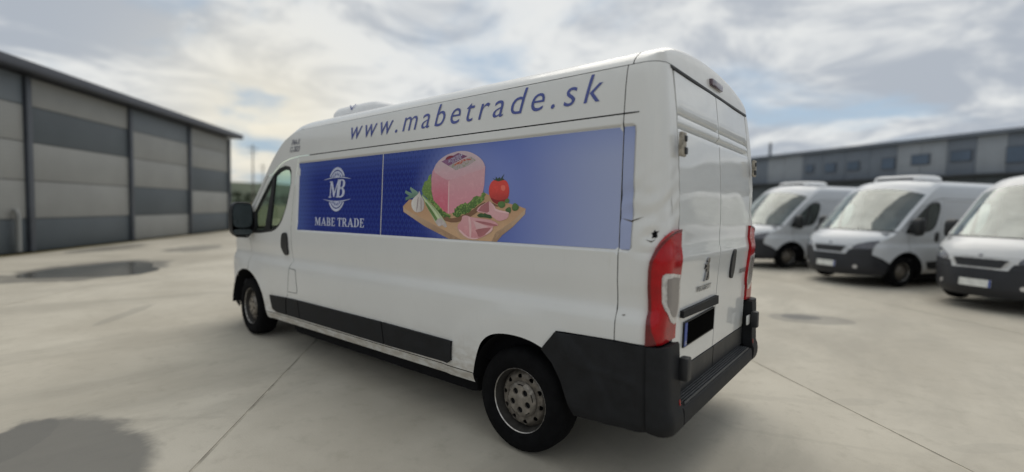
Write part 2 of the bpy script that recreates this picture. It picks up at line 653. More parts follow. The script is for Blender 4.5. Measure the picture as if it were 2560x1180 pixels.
def patch(name, poly, mapf, mat, parent=None, holes=(), off=0.0, thick=0.0, du=.12, dv=.06, eu=(), ev=(),
          out=(0, 1, 0), step=None, bevel=0.0, smooth=True):
    """a polygon in (u, v) laid on the surface mapf(u, v), lifted by off, with edges going thick deep"""
    step = step or min(du, dv)
    P0 = subdiv(poly, step)
    H0 = [subdiv(h, step) for h in holes]
    us = [p[0] for p in P0]
    vs = [p[1] for p in P0]
    gu = list(np.arange(min(us) + du * .5, max(us), du)) + [e for e in eu if min(us) < e < max(us)]
    gv = list(np.arange(min(vs) + dv * .5, max(vs), dv)) + [e for e in ev if min(vs) < e < max(vs)]
    g = np.array([(a, b) for a in sorted(gu) for b in sorted(gv)], float).reshape(-1, 2)
    if len(g):
        k = in_poly(g, P0) & (dist_poly(g, P0) > step * .3)
        for h in H0:
            k &= ~in_poly(g, h) & (dist_poly(g, h) > step * .3)
        g = g[k]
    pts = [Vector(p) for p in P0]
    edges = [(i, (i + 1) % len(P0)) for i in range(len(P0))]
    for h in H0:
        b = len(pts)
        pts += [Vector(p) for p in h]
        edges += [(b + i, b + (i + 1) % len(h)) for i in range(len(h))]
    pts += [Vector((float(a), float(b))) for a, b in g]
    rv, re, rf = delaunay_2d_cdt(pts, edges, [], 0, 1e-7)[:3]
    cen = np.array([((rv[f[0]][0] + rv[f[1]][0] + rv[f[2]][0]) / 3, (rv[f[0]][1] + rv[f[1]][1] + rv[f[2]][1]) / 3) for f in rf])
    k = in_poly(cen, P0)
    for h in H0:
        k &= ~in_poly(cen, h)
    rf = [f for f, q in zip(rf, k) if q]
    used = sorted({i for f in rf for i in f})
    idx = {i: n for n, i in enumerate(used)}
    out = Vector(out)
    V, N = [], []
    e = 1e-3
    for i in used:
        u, v = rv[i]
        p = Vector(mapf(u, v))
        n = (Vector(mapf(u + e, v)) - Vector(mapf(u - e, v))).cross(Vector(mapf(u, v + e)) - Vector(mapf(u, v - e)))
        n.normalize()
        if n.dot(out) < 0:
            n = -n
        V.append(p + n * off)
        N.append(n)
    F = []
    for f in rf:
        a, b, c = (idx[i] for i in f)
        if (V[b] - V[a]).cross(V[c] - V[a]).dot(N[a] + N[b] + N[c]) < 0:
            b, c = c, b
        F.append((a, b, c))
    if thick > 0:
        cnt = {}
        for f in F:
            for q in range(3):
                a, b = f[q], f[(q + 1) % 3]
                cnt.setdefault((min(a, b), max(a, b)), []).append((a, b))
        bd = [v[0] for v in cnt.values() if len(v) == 1]
        top, bot = {}, {}

        def T(i):
            if i not in top:
                top[i] = len(V)
                V.append(V[i])
            return top[i]

        def B(i):
            if i not in bot:
                bot[i] = len(V)
                V.append(V[i] - N[i] * thick)
            return bot[i]
        for a, b in bd:
            F.append((T(b), T(a), B(a), B(b)))
    return mesh_obj(name, V, F, mat, parent, smooth, 40)


def mirrored(o, parent=None, mat=None):
    """a copy of a part on the other flank (y -> -y)"""
    me = o.data.copy()
    me.transform(Matrix.Diagonal((1, -1, 1, 1)))
    me.flip_normals()
    c = bpy.data.objects.new(o.name.split('.')[0], me)
    COL.objects.link(c)
    c.parent = parent or o.parent
    if mat:
        me.materials.clear()
        me.materials.append(mat)
    return c


def text_polys(body, size, shear=0.0, spacing=1.0, bold=0.0):
    """triangles of a line of lettering in its own plane"""
    cu = bpy.data.curves.new("lettering", 'FONT')
    cu.body = body
    cu.size = size
    cu.shear = shear
    cu.space_character = spacing
    cu.resolution_u = 4
    cu.offset = bold
    o = bpy.data.objects.new("lettering", cu)
    COL.objects.link(o)
    bpy.context.view_layer.update()
    me = o.to_mesh()
    v = [(p.co.x, p.co.y) for p in me.vertices]
    f = [tuple(p.vertices) for p in me.polygons]
    o.to_mesh_clear()
    bpy.data.objects.remove(o)
    bpy.data.curves.remove(cu)
    return v, f


def lettering(name, body, mapf, x_start, x_end, z_base, height, mat, parent, shear=0.0, spacing=1.0, off=.003,
              out=(0, 1, 0), split=None, bands=6, bold=0.0):
    """lettering laid on a surface: runs from x_start to x_end, height = tallest letter; split names one object per letter"""
    v, f = text_polys(body, 1.0, shear, spacing, bold)
    a = np.array(v)
    w = a[:, 0].max() - a[:, 0].min()
    h = a[:, 1].max()
    bm = bmesh.new()
    bv = [bm.verts.new((x, y, 0)) for x, y in v]
    for q in f:
        try:
            bm.faces.new([bv[i] for i in q])
        except ValueError:
            pass
    bmesh.ops.remove_doubles(bm, verts=bm.verts, dist=1e-5)
    for k in range(1, bands):
        bmesh.ops.bisect_plane(bm, geom=list(bm.verts) + list(bm.edges) + list(bm.faces), plane_co=(0, h * k / bands, 0), plane_no=(0, 1, 0), dist=1e-6)
    bm.verts.index_update()
    sx = (x_end - x_start) / w
    out = Vector(out)
    V = []
    e = 1e-3
    for q in bm.verts:
        u = x_start + (q.co.x - a[:, 0].min()) * sx
        z = z_base + q.co.y / h * height
        p = Vector(mapf(u, z))
        n = (Vector(mapf(u + e, z)) - Vector(mapf(u - e, z))).cross(Vector(mapf(u, z + e)) - Vector(mapf(u, z - e))).normalized()
        if n.dot(out) < 0:
            n = -n
        V.append(p + n * off)
    F = []
    for fc in bm.faces:
        q = [x.index for x in fc.verts]
        if (V[q[1]] - V[q[0]]).cross(V[q[2]] - V[q[0]]).dot(out) < 0:
            q = q[::-1]
        F.append(tuple(q))
    if not split:
        bm.free()
        return mesh_obj(name, V, F, mat, parent, False)
    seen, groups = {}, []
    for s0 in bm.verts:
        if s0.index in seen:
            continue
        g, st = len(groups), [s0]
        groups.append(g)
        seen[s0.index] = g
        while st:
            x = st.pop()
            for ed in x.link_edges:
                y = ed.other_vert(x)
                if y.index not in seen:
                    seen[y.index] = g
                    st.append(y)
    root = empty(name, (0, 0, 0), parent)
    for g in groups:
        fs = [q for q in F if seen[q[0]] == g]
        ids = sorted({i for q in fs for i in q})
        ix = {i: n for n, i in enumerate(ids)}
        mesh_obj(split, [V[i] for i in ids], [tuple(ix[i] for i in q) for q in fs], mat, root, False)
    bm.free()
    return root

# ------------------------------------------------------------------ shape of the van body (x forward, y to its left, z up)
YP = Cur([(.28, .925), (.33, .955), (.40, .985), (.60, 1.0), (.84, 1.007), (.92, 1.002), (.985, .974), (1.04, .975), (1.12, .984),
          (1.28, .985), (1.6, .972), (1.94, .956), (2.0, .950), (2.15, .935), (2.22, .923), (2.268, .906), (2.31, .88), (2.335, .85)])
TX = Cur([(-1, 0), (4.2, 0), (4.6, .010), (5.0, .028), (5.3, .052), (5.5, .082), (5.6, .112), (5.75, .19), (5.82, .24), (6.2, .6)])
XR = Cur([(.30, .272), (.62, .266), (.95, .254), (1.18, .238), (1.235, .232), (1.31, .244), (1.46, .240), (1.96, .265), (2.27, .300), (2.5, .33)])
RC = .10                                    # radius of the rear corner
GX0, GX1, GZ0, GZ1 = .40, 3.885, 1.277, 1.942   # recess that carries the advert


def recess(x, z):
    r = .035
    cx, cz = (GX0 + GX1) / 2, (GZ0 + GZ1) / 2
    qx = abs(x - cx) - (GX1 - GX0) / 2 + r
    qz = abs(z - cz) - (GZ1 - GZ0) / 2 + r
    d = math.hypot(max(qx, 0), max(qz, 0)) + min(max(qx, qz), 0) - r
    return .013 * sstep(-d, -.003, .009)


def Yb(x, z):
    y = YP(z) - TX(x) - recess(x, z)
    if z > 1.22:
        y -= .055 * sstep(x, 4.35, 5.3) * sstep(z, 1.22, 2.1) * 1.2
    # soft swelling over the rear wheel arch
    d = math.hypot((x - 1.13) / 1.18, z - .33)
    if d < .62:
        y += .010 * sstep(d, .565, .525)
    d = math.hypot((x - 5.03) / 1.1, z - .365)
    if d < .62:
        y += .016 * sstep(d, .57, .48)
    y += .0012 * math.sin(x * 3.1 + z * 2.0) * math.sin(z * 4.3 + 1.0)
    return y


def mapL(s, z):
    """left flank, running round the rear corner for small s"""
    xr = XR(z)
    s0 = xr + RC
    if s >= s0:
        return (s, Yb(s, z), z)
    a = (s0 - s) / RC
    if a <= math.pi / 2:
        x = s0 - RC * math.sin(a)
        return (x, Yb(x, z) - RC + RC * math.cos(a), z)
    rest = (a - math.pi / 2) * RC
    return (xr, Yb(xr, z) - RC - rest, z)


def s_y(y, z):
    """how far round the rear corner a given y lies"""
    return XR(z) + RC - RC * math.pi / 2 - (YP(z) - RC - y)


def s_end(z):
    return s_y(.766, z)


def dent(s, z):
    v = 0.0
    for (cs, cz, rs, rz, a) in ((.36, 1.47, .10, .04, .016), (.30, 1.37, .045, .03, .020), (.20, 1.52, .05, .08, .016), (.40, 1.58, .09, .035, .011), (.33, 1.28, .05, .02, .008), (.25, 1.44, .03, .02, .010),
                                (.26, 1.66, .04, .06, .006)):
        v -= a * math.exp(-((s - cs) / rs) ** 2 - ((z - cz) / rz) ** 2)
    v += .0045 * math.sin(s * 41 + z * 23) * math.sin(z * 37) * math.exp(-((z - 1.5) / .18) ** 2)
    return v


def mapDent(s, z):
    p = mapL(s, z)
    d = dent(s, z)
    a = max(0.0, min(math.pi / 2, (XR(z) + RC - s) / RC))
    return (p[0] - d * math.sin(a), p[1] + d * math.cos(a), p[2])


def mapRear(y, z):
    x = XR(z)
    x += .020 * math.exp(-((z - 2.012) / .0062) ** 2) + .026 * math.exp(-((z - 1.944) / .0092) ** 2)
    x += .0013 * math.sin(y * 5.2 + 1.3) * math.sin(z * 5.0) + .0006 * math.sin(y * 11 + z * 7)
    return (x, y, z)


F1 = {0: (.38, 2.3)}


def nose_f(t, v):
    k = .38 * (1 - sstep(v, .6, 2.6))
    p = 2.3 + .5 * sstep(v, 7.0, 10.0)
    t = abs(t)
    return 1 - ((1 - k) * t ** p + k * t ** 14)


NE = [(3.9, 2.268), (4.0, 2.25), (4.19, 2.185), (4.38, 2.055), (4.68, 1.80), (4.92, 1.587), (5.27, 1.27), (5.34, 1.20),
      (5.5, 1.12), (5.65, 1.03), (5.76, .92), (5.80, .80), (5.80, .62), (5.77, .45), (5.70, .30)]
NC = [(3.9, 2.445), (4.10, 2.437), (4.36, 2.375), (4.58, 2.22), (4.98, 1.87), (5.25, 1.62), (5.62, 1.28), (5.70, 1.235),
      (5.88, 1.145), (6.0, 1.03), (6.07, .92), (6.10, .80), (6.14, .62), (6.16, .42), (6.10, .28)]
cEX = Cur([(i, p[0]) for i, p in enumerate(NE)])
cEZ = Cur([(i, p[1]) for i, p in enumerate(NE)])
cCX = Cur([(i, p[0]) for i, p in enumerate(NC)])
cCZ = Cur([(i, p[1]) for i, p in enumerate(NC)])


def mapN(t, v):
    xe, ze = cEX(v), cEZ(v)
    ye = Yb(xe, ze)
    f = nose_f(t, v)
    return (xe + (cCX(v) - xe) * f, t * ye, ze + (cCZ(v) - ze) * f)


def E_at(n0, n1, k):
    return [(cEX(n0 + (n1 - n0) * i / k), cEZ(n0 + (n1 - n0) * i / k)) for i in range(k + 1)]


THETA = 0.0192                               # the van squats slightly nose-down
van = empty("delivery_van", (0.00044, 0.0, 0.0487))
van.rotation_euler = (0, THETA, 0)
tag(van, "white delivery van with blue ham advert and web address along its side", "van")
HERO_ONLY = []


def hero(o):
    HERO_ONLY.append(o)
    return o


WHITE = M['paint']
XS = [.42, .45, .50, .6, .7, .8, .9, 1.0, 1.1, 1.2, 1.3, 1.4, 1.5, 1.6]
ZS = [.36, .405, .50, .60, .70, .80, .86, .90, .93, .96, .99, 1.02, 1.05, 1.10, 1.18, 1.262, 1.268, 1.2735, 1.2775, 1.2815, 1.286, 1.293, 1.40, 1.5, 1.6, 1.7, 1.8,
      1.92, 1.927, 1.933, 1.9375, 1.9415, 1.9455, 1.952, 2.05, 2.1, 2.15, 2.2, 2.235]
# rear arch, seen from the side
ARCH_R = [(1.508, .335), (1.502, .405), (1.494, .43), (1.467, .528), (1.421, .63), (1.352, .688), (1.268, .713), (1.108, .719), (.987, .700), (.929, .682)]


def smooth_line(pts, it=2):
    for _ in range(it):
        o = [pts[0]]
        for a, b in zip(pts[:-1], pts[1:]):
            o += [(a[0] * .75 + b[0] * .25, a[1] * .75 + b[1] * .25), (a[0] * .25 + b[0] * .75, a[1] * .25 + b[1] * .75)]
        pts = o + [pts[-1]]
    return pts


ARCH_R = ARCH_R[:2] + smooth_line([(1.500, .415), (1.486, .47), (1.462, .545), (1.425, .632), (1.352, .692), (1.255, .720), (1.125, .726), (1.01, .712), (.929, .684)], 2)
ARCH_RB = [(.857, .614), (.80, .521), (.763, .414), (.735, .335)]


def arcf(a0, a1, k=14):
    return [(5.03 + .50 * math.cos(R(a0 + (a1 - a0) * i / k)), .365 + .45 * math.sin(R(a0 + (a1 - a0) * i / k))) for i in range(k + 1)]


DS = [(4.067, .408), (4.047, .622), (4.004, .906), (3.962, .98), (3.985, 1.027), (3.992, 1.263), (3.955, 1.652), (3.90, 1.93)]  # rear edge of the cab door


def shift(pts, d, e=0.0):
    return [(x + d, z + e) for x, z in pts]


def both(o, hero_only=False):
    m = mirrored(o)
    if hero_only:
        hero(o)
        hero(m)
    return o, m


# cargo flank
poly = [(4.067 - .005, .408)] + shift(DS[1:], -.005) + [(3.89, 1.995)] + [(.479, 1.995), (.479, .812), (.838, .803), (.934, .690)] + ARCH_R[::-1][1:-1] + [(1.506, .408)]
pl, pr = both(patch("side_panel", poly, mapL, WHITE, van, du=.05, dv=.5, ev=ZS + [1.965, 1.975], eu=[.483, .49, .50, 3.86, 3.866, 3.872, 3.878, 3.884, 3.892], step=.05))
# sill below it
poly = [(1.51, .335), (4.532, .335), (4.530, .402), (1.506, .402)]
both(patch("sill", poly, mapL, WHITE, van, du=.25, dv=.02, step=.06))
# rear pillar running round the corner
zz = [.812, .9, 1.0, 1.1, 1.2, 1.3, 1.4, 1.5, 1.6, 1.7, 1.8, 1.9, 2.0, 2.1, 2.2, 2.258]
poly = [(.474, z) for z in zz] + [(s_end(z), z) for z in zz[::-1]]
US = [.0, .03, .06, .08, .10, .12, .13, .15, .17, .19, .21, .23, .25, .27, .29, .31, .33, .35, .37, .39, .40, .405, .41, .415, .42, .43, .445, .46]
o = patch("rear_pillar", poly, mapDent, WHITE, van, du=.5, dv=.024, eu=US, ev=[1.27, 1.275, 1.28, 1.285, 1.93, 1.935, 1.94, 1.945], step=.03)
# edge return of the pillar towards the doors
rows = []
for z in np.linspace(.62, 2.258, 30):
    s = s_end(z)
    p = Vector(mapDent(s, z)) if z > .81 else Vector(mapL(s, z))
    rows.append([p, p + Vector((.006, -.004, 0)), p + Vector((.05, -.008, 0))])
e_ = MB().grid(rows).build("door_jamb", WHITE, o)
both(o)
mirrored(e_, van.children[-1])
# band above the belt seam, with the shaped screen header at its front
BELT = [(3.90, 1.995), (4.05, 1.985), (4.18, 1.962), (4.30, 1.915), (4.41, 1.85)] + [(x - .05, z - .035) for x, z in E_at(3.75, 6.0, 12)]
poly = [(.479, 2.258), (.479, 2.003)] + [(3.89, 2.003)] + shift(BELT[1:], .006, .006) + E_at(6.1, 0, 40)[:-1] + [(3.9, 2.260)]
both(patch("roof_flank", poly, mapL, WHITE, van, du=.12, dv=.06, ev=[2.03, 2.23, 2.245], step=.05))
# cab door with a real window opening
dpoly = [(4.536, .408)] + [(4.068, .408)] + DS[1:] + [(3.895, 1.988)] + shift(BELT[:], 0, -.004)[:-1] + [(5.16, 1.285), (5.02, 1.20), (4.965, 1.12), (4.953, .95), (4.951, .812)] + arcf(99.2, 175.5, 14)
WIN = [(4.045, 1.905), (4.015, 1.86), (4.012, 1.75), (4.06, 1.60), (4.10, 1.497), (4.17, 1.38), (4.24, 1.314), (4.32, 1.275), (4.41, 1.252), (4.69, 1.226), (5.02, 1.215),
       (5.05, 1.26), (4.93, 1.405), (4.72, 1.60), (4.50, 1.785), (4.40, 1.855), (4.28, 1.905), (4.16, 1.925)]
door = patch("cab_door", dpoly, mapL, WHITE, van, holes=[WIN], du=.10, dv=.2, ev=ZS, step=.045)
cx = sum(p[0] for p in WIN) / len(WIN)
cz = sum(p[1] for p in WIN) / len(WIN)
WIN_IN = [(cx + (x - cx) * .945, cz + (z - cz) * .90) for x, z in WIN]
fr = patch("window_frame", WIN, mapL, M['trim_dark'], door, holes=[WIN_IN], off=-.004, thick=.03, du=.2, dv=.2, step=.05)
gl = patch("window_pane", WIN_IN, mapL, M['glass'], door, off=-.012, du=.15, dv=.15, step=.06)
# upright bar between the quarter light and the sliding pane
bar = patch("window_bar", [(4.47, 1.25), (4.53, 1.245), (4.60, 1.245), (4.43, 1.83), (4.37, 1.85)], mapL, M['trim_dark'], door, off=-.005, thick=.02, du=.2, dv=.1, step=.1)
hdl = patch("door_handle", rounded([(4.185, 1.115), (4.165, 1.235), (4.11, 1.255), (4.06, 1.245), (4.052, 1.12), (4.055, 1.035), (4.10, 1.022), (4.145, 1.045)]), mapL, M['trim_dark'], door, off=.016, thick=.02, du=.05, dv=.05, step=.04)
dr = mirrored(door)
for c in (fr, gl, bar, hdl):
    mirrored(c, dr)
# front wing
fpoly = arcf(97.8, 26, 12) + [(5.62, .66), (5.80, .745)] + E_at(11.3, 6.15, 20) + [(5.17, 1.281), (5.025, 1.196), (4.971, 1.12), (4.959, .95)]
both(patch("front_wing", fpoly, mapL, WHITE, van, du=.06, dv=.2, ev=ZS, step=.04))
# roof: a rear cap, the long skin, the front visor
TS = [-1, -.985, -.965, -.94, -.90, -.85, -.78, -.7, -.6, -.45, -.3, -.15, 0, .15, .3, .45, .6, .7, .78, .85, .90, .94, .965, .985, 1]


def roof_row(x, frac=1.0):
    w = .906 if x >= .40 else .906 - .10 + .10 * math.sqrt(max(0.0, 1 - ((.40 - x) / .10) ** 2))
    w += .003
    return [(x, t * w, 2.264 + (2.268 + .177 * nose_f(t * w / .909, 0) * min(1, .25 + frac) - 2.264) * (frac if abs(t) < 1 else min(frac, 1)) if abs(t) < .999 else 2.262) for t in TS]


m = MB().grid([roof_row(.3003, 0.0), roof_row(.301, .2), roof_row(.303, .4), roof_row(.307, .6), roof_row(.314, .78), roof_row(.325, .90), roof_row(.342, .965), roof_row(.365, .99), roof_row(.395, 1.0), roof_row(.42, 1.0), roof_row(.447)])
cap = m.build("roof_rear_cap", WHITE, van)
MB().grid([roof_row(x) for x in (.453, 1.2, 2.0, 2.8, 3.4, 3.897)]).build("roof", WHITE, van)
MB().grid([[mapN(t, v) for t in TS] for v in np.linspace(.02, 3.0, 22)]).build("roof_visor", WHITE, van)
MB().box((.297, 0, 2.251), (.012, 1.58, .016), .003).build("door_top_seal", M['trim_dark'], van)
m = MB().box((.300, -.005, 2.318), (.034, .235, .045), .010)
m.build("high_brake_lamp", M['brake_lens'], van)
# windscreen, pillars, cowl, bonnet, front
TW = [-.94 + 1.88 * i / 20 for i in range(21)]
MB().grid([[mapN(t, v) for t in TW] for v in np.linspace(3.02, 5.98, 14)]).build("windscreen", M['windshield'], van)
for sg in (-1, 1):
    MB().grid([[mapN(sg * t, v) for t in (.94, .96, .98, 1.0)] for v in np.linspace(3.0, 6.1, 20)]).build("screen_pillar", WHITE, van)
TF = [-1 + 2 * i / 28 for i in range(29)]
MB().grid([[mapN(t * .999, v) for t in TF] for v in np.linspace(5.99, 6.45, 4)]).build("cowl", M['trim_dark'], van)
hood = MB().grid([[mapN(t * .999, v) for t in TF] for v in np.linspace(6.46, 9.72, 16)]).build("bonnet", WHITE, van)
fascia = MB().grid([[mapN(t * .999, v) for t in TF] for v in np.linspace(9.75, 11.33, 8)]).build("front_panel", WHITE, van)
bump = MB().grid([[mapN(t * .999, v) for t in TF] for v in np.linspace(11.35, 14.0, 12)]).build("front_bumper", M['front_bumper'], van)
NO = (1, 0, .2)
patch("grille_surround", rounded([(-.52, 9.85), (.52, 9.85), (.44, 11.33), (-.44, 11.33)], 1), mapN, M['lip'], fascia, off=.010, thick=.012, du=.1, dv=.3, out=NO, step=.12)
patch("grille", [(-.47, 10.1), (.47, 10.1), (.385, 11.14), (-.385, 11.14)], mapN, M['grille'], fascia, off=.016, thick=.006, du=.1, dv=.3, out=NO, step=.12)
patch("badge", rounded([(-.03, 9.3), (.03, 9.3), (.04, 9.6), (0, 9.75), (-.04, 9.6)], 1), mapN, M['chrome'], hood, off=.01, thick=.01, du=.1, dv=.3, out=NO, step=.12)
pl_ = patch("number_plate", [(-.28, 12.25), (.28, 12.25), (.28, 12.85), (-.28, 12.85)], mapN, M['plate_white'], bump, off=.016, thick=.016, du=.1, dv=.3, out=NO, step=.12)
patch("plate_band", [(.245, 12.26), (.279, 12.26), (.279, 12.84), (.245, 12.84)], mapN, M['plate_blue'], bump, off=.019, thick=.003, du=.1, dv=.3, out=NO, step=.2)
for sg in (-1, 1):
    patch("headlight", rounded([(sg * a, b) for a, b in ((.60, 10.3), (.64, 9.75), (.80, 9.15), (.985, 8.65), (.99, 9.9), (.97, 10.35), (.70, 10.5), (.62, 10.6))], 1), mapN,
          M['headlight'], fascia, off=.012, thick=.014, du=.08, dv=.3, out=NO, step=.1)
    patch("bumper_cheek", [(sg * a, b) for a, b in ((.56, 10.62), (.70, 10.52), (.99, 10.36), (.995, 11.34), (.50, 11.34))], mapN, M['front_bumper'], bump, off=.008, thick=.008, du=.08, dv=.3, out=NO, step=.1)
    patch("fog_lamp", [(sg * (.72 + .045 * math.cos(a)), 12.75 + .22 * math.sin(a)) for a in np.linspace(0, 2 * math.pi, 13)[:-1]], mapN, M['lens'], bump, off=.006, thick=.006, du=.3, dv=.3, out=NO, step=.2)
poly = arcf(25.5, -8, 6) + [(5.69, .30)] + E_at(13.9, 11.36, 10) + [(5.62, .652)]
both(patch("bumper_end", poly, mapL, M['front_bumper'], van, off=.002, du=.06, dv=.06, step=.05))
# ---------------- lower trims on the flank
for poly in ([(4.415, .592), (4.37, .455), (4.28, .43), (4.074, .43), (4.056, .605)],
             [(4.036, .605), (4.052, .43), (3.797, .43), (3.824, .607)],
             [(3.812, .607), (3.785, .43), (2.470, .425), (2.492, .600)],
             [(2.478, .600), (2.456, .425), (1.735, .43), (1.700, .455), (1.693, .587)]):
    both(patch("rubbing_strip", poly, mapL, M['trim'], van, off=.016, thick=.02, du=.2, dv=.045, step=.06))
# rear bumper: flank pieces and corner pieces
poly = [(.934, .683), (.838, .796), (.56, .804), (.308, .806), (.302, .355), (.368, .348), (.60, .340), (.733, .331)] + ARCH_RB[::-1][1:]


def mapBF(s, z):
    """flank with the pressed crease of the bumper"""
    p = mapL(s, z)
    best = 9.0
    for (ax, az), (bx, bz) in (((.84, .80), (.715, .645)), ((.715, .645), (.37, .605))):
        t = max(0.0, min(1.0, ((s - ax) * (bx - ax) + (z - az) * (bz - az)) / ((bx - ax) ** 2 + (bz - az) ** 2)))
        best = min(best, math.hypot(s - ax - t * (bx - ax), z - az - t * (bz - az)))
    return (p[0], p[1] + .006 * math.exp(-(best / .014) ** 2), p[2])


both(patch("rear_bumper_flank", poly, mapBF, M['trim'], van, off=.013, thick=.04, du=.016, dv=.014, step=.03))
XB = Cur([(.33, .195), (.355, .176), (.40, .170), (.44, .172), (.475, .186), (.60, .192), (.80, .198), (.84, .21)])


def mapC(u, z):
    """outline of the bumper corner in plan: along the flank, round the corner, across the back"""
    xb, yb = XB(z) + .006, YP(z) + .010
    r = .085
    L1 = .302 - (xb + r)
    L2 = r * math.pi / 2
    if u < L1:
        return (.302 - u, yb, z)
    if u < L1 + L2:
        a = (u - L1) / r
        return (xb + r - r * math.sin(a), yb - r + r * math.cos(a), z)
    return (xb, yb - r - (u - L1 - L2), z)


poly = [(.004, .806), (.004, .357), (.06, .347), (.14, .345), (.24, .347), (.29, .352), (.30, .40), (.295, .46), (.285, .50), (.275, .80), (.26, .812), (.15, .808)]
oc = patch("rear_bumper_corner", poly, mapC, M['trim'], van, off=0, thick=.07, du=.025, dv=.03, out=(-.5, .8, 0), step=.03)
both(oc)
both(patch("rear_reflector", [(.262, .475), (.272, .475), (.272, .505), (.262, .505)], mapC, M['red'], van, off=.004, thick=.004, out=(-1, .3, 0), du=.02, dv=.05))
# step across the back
prof = [(.280, .452), (.203, .446), (.190, .442), (.184, .428), (.181, .36), (.19, .345), (.23, .338), (.275, .338)]
stp = MB().prism(prof, -.755, .755).build("rear_step", M['trim'], van, angle=25)
for i in range(5):
    MB().box((.202 + .0155 * i, 0, .4535 + .0011 * i), (.007, 1.42, .014), .002).build("step_rib", M['rib'], stp)
MB().box((.36, 0, .47), (.10, 1.62, .26)).build("rear_crossmember", M['trim_dark'], van)
# ---------------- rear doors
RO = (-1, 0, 0)
ZD = [.62, .7, .8, .9, 1.0, 1.1, 1.16, 1.19, 1.21, 1.235, 1.26, 1.29, 1.32, 1.4, 1.5, 1.6, 1.7, 1.8, 1.9, 1.925, 1.932, 1.938, 1.944, 1.950, 1.956, 1.963, 1.98, 2.0, 2.004, 2.008, 2.012, 2.016, 2.02, 2.026, 2.1, 2.2]
dl = patch("rear_door", [(.0065, .608), (.755, .608), (.754, 1.4), (.752, 1.9), (.742, 2.240), (.0065, 2.240)], mapRear, M['paint_rear'], van, du=.055, dv=.3, ev=ZD, out=RO, thick=.03, step=.03)
vl = patch("door_valance", [(.006, .468), (.750, .468), (.753, .604), (.006, .604)], mapRear, M['trim_dark'], dl, off=.006, thick=.012, out=RO, du=.2, dv=.05)
d2 = mirrored(dl)
mirrored(vl, d2)
MB().box((.36, 0, 1.42), (.10, 1.58, 1.66)).build("door_seal", M['void'], van)
# number plate bar and the blanked plate
patch("plate_lamp_bar", [(.66, .905), (.66, .944), (.0185, .952), (.0075, .897)], mapRear, M['trim'], dl, off=.022, thick=.022, out=RO, du=.1, dv=.03)
pf = hero(patch("number_plate", [(.598, .722), (.600, .868), (.046, .880), (.040, .732)], mapRear, M['trim_dark'], dl, off=.010, thick=.010, out=RO, du=.2, dv=.1))
hero(patch("plate_face", [(.555, .732), (.556, .862), (.062, .872), (.058, .742)], mapRear, M['plate_black'], pf, off=.013, thick=.003, out=RO, du=.2, dv=.1))
hero(patch("plate_band", [(.594, .730), (.595, .863), (.5575, .864), (.5565, .731)], mapRear, M['plate_blue'], pf, off=.013, thick=.003, out=RO, du=.2, dv=.1))
hero(lettering("plate_letters", "SK", mapRear, .590, .562, .740, .020, M['plate_white'], pf, off=.0145, out=RO))
# grip of the right door
patch("door_handle", rounded([(-.27, 1.035), (-.265, 1.14), (-.285, 1.225), (-.345, 1.245), (-.365, 1.14), (-.345, 1.03)]), mapRear, M['trim_dark'], d2, off=.014, thick=.016, out=RO, du=.05, dv=.05, step=.03)
# lion badge (rampant animal outline) and maker's lettering
LION = [(.235, 1.075), (.262, 1.075), (.258, 1.09), (.243, 1.10), (.247, 1.125), (.262, 1.135), (.276, 1.112), (.284, 1.085), (.300, 1.072), (.314, 1.074), (.300, 1.086),
        (.294, 1.118), (.284, 1.142), (.297, 1.152), (.312, 1.147), (.316, 1.155), (.296, 1.166), (.312, 1.176), (.309, 1.184), (.289, 1.178), (.284, 1.190), (.292, 1.200), (.284, 1.214),
        (.262, 1.218), (.246, 1.210), (.243, 1.192), (.252, 1.178), (.240, 1.160), (.237, 1.135), (.228, 1.108), (.222, 1.086)]
hero(patch("lion_badge", LION, mapRear, M['chrome'], dl, off=.010, thick=.010, out=RO, du=.02, dv=.02, step=.02))
hero(lettering("maker_lettering", "PEUGEOT", mapRear, .420, .155, 1.020, .030, M['badge_dark'], dl, off=.006, out=RO, bold=.02))
hero(lettering("model_lettering", "BOXER", mapRear, -.555, -.735, 1.045, .032, M['badge_dark'], d2, off=.006, out=RO, bold=.02))
# hinges
for sg in (1, -1):
    dd = dl if sg > 0 else d2
    hb = MB().box((.222, sg * .790, 1.838), (.022, .062, .125), .006).build("hinge", M['hinge'], dd)
    MB().box((.210, sg * .778, 1.868), (.012, .026, .030), .004).box((.210, sg * .774, 1.805), (.014, .030, .036), .004).build("hinge_bolts", M['trim_dark'], hb)
    MB().box((.178, sg * .785, .668), (.05, .062, .125), .012).build("hinge_cover", M['trim_dark'], dd)
    MB().box((.214, sg * .735, .668), (.010, .09, .07), .003).build("hinge_arm", M['hinge'] if sg > 0 else WHITE, dd)
# ---------------- tail lamps
def sy(y, z):
    return (s_y(y, z), z)


LO = (-.6, .8, 0)
ARC_ = [(.312, 1.095), (.309, 1.19), (.303, 1.235), (.292, 1.27), (.279, 1.3), (.26, 1.33), (.236, 1.355), (.204, 1.375), (.165, 1.388)]
LAMP = [(.312, .812)] + ARC_ + [sy(.80, 1.396), sy(.757, 1.398), sy(.755, 1.25), sy(.755, 1.1), sy(.757, .95), sy(.765, .818)]
lamp = patch("tail_lamp", LAMP, mapL, M['red'], van, off=.018, thick=.03, du=.02, dv=.05, out=LO, step=.02)
LB = [(.312, .812)] + ARC_ + [sy(.80, 1.396), sy(.757, 1.398), sy(.759, 1.385), sy(.80, 1.383), (.165, 1.375), (.200, 1.362), (.228, 1.342), (.250, 1.318), (.268, 1.29), (.281, 1.262), (.291, 1.23), (.297, 1.19), (.300, 1.095), (.298, .95), (.286, .88), (.268, .835), (.262, .814)]
l1 = patch("lamp_rim", LB, mapL, M['red_dark'], lamp, off=.0205, thick=.004, du=.02, dv=.05, out=LO, step=.02)
